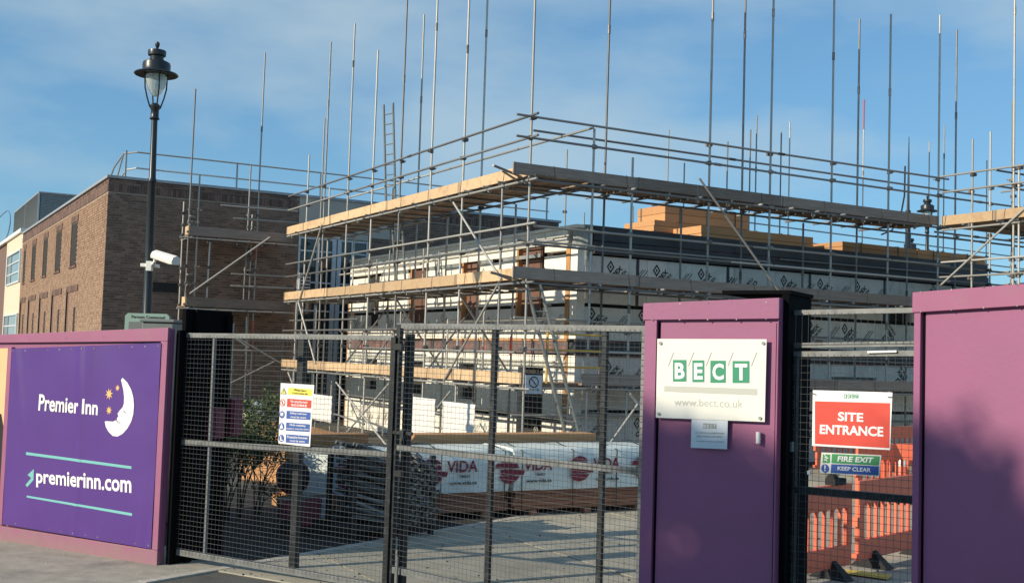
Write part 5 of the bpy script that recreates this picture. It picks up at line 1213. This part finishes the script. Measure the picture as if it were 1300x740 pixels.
# sand, crates and wrapped bags farther back
q_ = ground_at(352, 613); f = Frame((q_.x, q_.y, 0), ang=R(-30))
t = thing('timber_crate_stack', f, 'pale yellow timber crates stacked left of the upright boards', 'crate stack', at=(-.75, -.1, 0))
for i, (x0, x1, z0, z1) in enumerate(((0, .72, 0, .46), (.74, 1.2, 0, .38), (.05, .66, .47, .62))):
    b_ = MB(); b_.box(x0, x1, 0, .8, z0 + .004, z1); b_.build('crate', M_CLT, t, bevel=.004)
    for j in range(4): box('slat', M_CLT, t, x0 - .01, x1 + .01, -.02, -.003, z0 + .02 + j * (z1 - z0) / 4, z0 + (z1 - z0) * (j + .8) / 4)
q_ = ground_at(350, 600); f = Frame((q_.x, q_.y + .9, 0), ang=R(-24))
t = thing('ply_stack', f, 'orange brown sheet stack piled high behind the yellow crates', 'timber stack', at=(-.6, 0, 0))
for i in range(9): k = MB(); k.slab([(-.1, 0, .40 + i * .05), (1.35, 0, .30 + i * .035), (1.35, 1.0, .30 + i * .035), (-.1, 1.0, .40 + i * .05)], [(-.1, 0, .44 + i * .05), (1.35, 0, .33 + i * .035), (1.35, 1.0, .33 + i * .035), (-.1, 1.0, .44 + i * .05)]); k.build('sheet', M_SAND if i > 5 else M_OSB, t)
for x in (.0, .6, 1.15): box('trestle', M_OSB, t, x, x + .1, .05, .95, 0, .29)
t = thing('wrapped_bale', f, 'grey polythene wrapped bale resting behind the orange sheets', 'bale', at=(-2.35, .75, .0))
k = MB(); nu, nv = 22, 14
for i in range(nu):
    for j in range(nv + 1):
        a_ = 2 * math.pi * i / nu; b_ = -math.pi / 2 + math.pi * j / nv; sx = abs(math.cos(a_)) ** .6 * (1 if math.cos(a_) > 0 else -1); sy = abs(math.sin(a_)) ** .6 * (1 if math.sin(a_) > 0 else -1)
        cb = max(math.cos(b_), 0) ** .5; p_ = V((.62 * sx * cb, .4 * sy * cb, .58 + .58 * math.sin(b_))); p_ *= 1 + .05 * noise.noise(p_ * 4); k.v.append((p_.x + .6, p_.y + .5, max(p_.z, 0)))
for i in range(nu):
    for j in range(nv): k.f.append([i * (nv + 1) + j, ((i + 1) % nu) * (nv + 1) + j, ((i + 1) % nu) * (nv + 1) + j + 1, i * (nv + 1) + j + 1]); k.m.append(0)
k.build('bale', M_CLEAR, t, smooth=True)

# orange pedestrian barriers
def make_barrier(fr, label, at=(0, 0, 0)):
    t = thing('pedestrian_barrier', fr, label, 'barrier', 'orange plastic site barriers', at=at)
    k = MB(); L = 2.0
    k.box(0, L, -.025, .025, .74, 1.0); k.box(0, L, -.025, .025, .12, .34)
    for x in (0, L - .09): k.box(x, x + .09, -.03, .03, .34, .74)
    n = 11
    for i in range(n):
        x = .09 + (L - .18) * (i + .5) / n; w_ = .034
        k.box(x - w_ / 1.0 - .03, x - .03, -.02, .02, .34, .74)
        for z0, z1 in ((.34, .40), (.68, .74)):           # rounded slot ends
            zz0, zz1 = (z0, z0 + .03) if z0 < .5 else (z1 - .03, z1)
            k.slab([(x - .032, -.02, zz0), (x - .015, -.02, zz0 if z0 < .5 else zz1 - .0), (x - .03, -.02, zz1)], [(x - .032, .02, zz0), (x - .015, .02, zz0 if z0 < .5 else zz1 - .0), (x - .03, .02, zz1)])
    k.build('panel', M_ORNG, t, bevel=.006)
    k = MB(); k.box(-.05, .0, -.03, .03, .5, .6); k.box(-.06, .0, -.03, .03, .15, .2); k.build('hook', M_ORNG, t)
    for x in (.38, 1.62):
        k = MB(); k.slab([(x - .04, -.03, .2), (x + .04, -.03, .2), (x + .09, -.24, .0), (x - .09, -.24, .0)], [(x - .04, .03, .2), (x + .04, .03, .2), (x + .09, .24, .0), (x - .09, .24, .0)]); k.build('foot', M_RUB, t, bevel=.008)
    return t
b1 = make_barrier(Frame((2.36, 11.12, 0), ang=R(45)), 'nearest orange plastic barrier, half hidden behind the mauve pier')
def cbar(x, y, a_, lb):
    c_ = copy_tree(b1); c_.location = (x, y, 0); c_.rotation_euler = (0, 0, a_); c_['label'] = lb; return c_
cbar(3.93, 12.78, R(46), 'second orange plastic barrier, with both rounded slots and rubber foot clearly in view')
q_ = ground_at(1034, 618); cbar(q_.x - .1, 18.6, R(38), 'middle distance orange barrier behind the red entrance sign')
cbar(6.5, 24.0, R(30), 'leftmost far sunlit orange barrier beside the shaded wall'); cbar(8.3, 25.05, R(30), 'rightmost far sunlit orange barrier beyond the white cone')
cbar(6.3, 19.3, R(-8), 'orange barrier set across, just behind the fire exit sign')
q_ = ground_at(1145, 603); t = thing('traffic_cone', Frame((q_.x, q_.y, 0), ang=0), 'white and orange traffic cone in front of far barriers', 'cone')
k = MB(); k.box(-.16, .16, -.16, .16, 0, .03); k.build('base', M_ORNG, t); k = MB(); k.lathe([(.13, .03), (.105, .2)], 16); k.build('lower_cone', M_ORNG, t, smooth=True)
k = MB(); k.lathe([(.107, .2), (.06, .48)], 16); k.build('white_sleeve', M_WHITE, t, smooth=True); k = MB(); k.lathe([(.06, .48), (.03, .62)], 16); k.build('tip', M_ORNG, t, smooth=True)
q_ = ground_at(1100, 640); t = thing('sand_pile', Frame((q_.x, q_.y + 1.5, 0), ang=0), 'pale sand heap behind the orange barriers', 'sand heap')
k = MB(); n = 26
for i in range(n + 1):
    for j in range(n + 1):
        x = -2.2 + 4.4 * i / n; y = -1.2 + 2.4 * j / n; h_ = max(0, .3 * (1 - (x / 2.2) ** 2) * (1 - (y / 1.2) ** 2)) * (1 + .4 * noise.noise(V((x * 2, y * 2, 0)))); k.v.append((x, y, h_ + .005 if h_ > 0 else -.02))
for i in range(n):
    for j in range(n): a_ = i * (n + 1) + j; k.f.append([a_, a_ + n + 1, a_ + n + 2, a_ + 1]); k.m.append(0)
k.build('heap', M_CONC, t, smooth=True)
t = thing('rubber_block', Frame((3.55, 12.31, 0), ang=R(45)), 'black rubber counterweight block resting on the nearest barrier', 'weight')
k = MB(); k.box(-.12, .12, -.06, .06, 1.0, 1.07); k.box(-.12, -.03, -.045, .045, 1.07, 1.1); k.tube((-.07, 0, 1.1), (-.07, 0, 1.16), .045, 10); k.build('block', M_RUB, t)

# ================================================================== TREE ACROSS THE ROAD, OUT OF FRAME, WHOSE SHADE FALLS ON THE HOARDING
AX, AY = -SUN_H.x, -SUN_H.y                  # unit step away from the sun
TD = 21.0                                    # distance from the pier back along the sunlight
tw_ = lambda al, pp, z: V((AX * al + AY * pp, AY * al - AX * pp, z))
tb = tw_(5.15 - TD, -5.6, 0)
TF = Frame((tb.x, tb.y, 0), ang=0)
t = thing('street_tree', TF, 'tall leafy street tree outside the picture whose shade falls on the right hoarding', 'tree')
rnd = random.Random(5); k = MB(); k.tube((0, 0, 0), (.05, .05, 7.0), .30, 12, r2=.18)
for i in range(14):
    a_ = i * .7; z0_ = 6.0 + .28 * i; k.tube((.05, .05, min(z0_, 7.0)), (1.5 * math.cos(a_), 1.5 * math.sin(a_), 8.3 + .3 * (i % 5)), .08, 6, r2=.02)
k.build('trunk', M_BARK, t, smooth=True)
k = MB(); lf_ = []
for i in range(520):
    p_ = rnd.uniform(-7.3, -3.7) if i < 330 else rnd.uniform(-5.2, -3.5)
    s_ = rnd.uniform(-1.6, 1.6); zs = 1.72 if p_ < -5.4 else (1.95 - max(0, p_ + 4.8) * 1.25)
    top = zs + (TD - s_) * math.tan(SUN_EL) + (.12 * math.sin(p_ * 5) if p_ > -5.4 else 0)
    z_1 = rnd.uniform(top - 2.6, top - .05) if rnd.random() < .7 else top - .15
    c_ = tw_(5.15 - TD + s_, p_, z_1) - V((tb.x, tb.y, 0))
    for _ in range(64):
        q_ = c_ + V((rnd.gauss(0, .26), rnd.gauss(0, .26), rnd.gauss(0, .20)))
        if q_.z > top + rnd.uniform(-.12, .08): continue
        a_ = V((rnd.uniform(-1, 1), rnd.uniform(-1, 1), rnd.uniform(-1, 1))).normalized(); b_ = a_.cross(V((rnd.uniform(-1, 1), rnd.uniform(-1, 1), rnd.uniform(-1, 1)))).normalized(); sz = rnd.uniform(.06, .10)
        k.add([q_ - a_ * sz, q_ + b_ * sz * .6, q_ + a_ * sz, q_ - b_ * sz * .6], [(0, 1, 2, 3)])
tag(k.build('crown', M_LEAF, t), kind='stuff')

# crumbs, chips and offcuts on the yard
k = MB()
for i in range(420):
    c = GA + GD * random.uniform(.2, 6.5) + GN * (random.random() ** 1.6 * 7)
    if (c - KP).dot(KN) > -.1: continue
    r_ = random.uniform(.004, .016); k.lathe([(r_, 0), (r_ * .6, r_ * .7)], 5, c + V((0, 0, .012)))
tag(k.build('yard_grit', M_SOIL), kind='stuff')
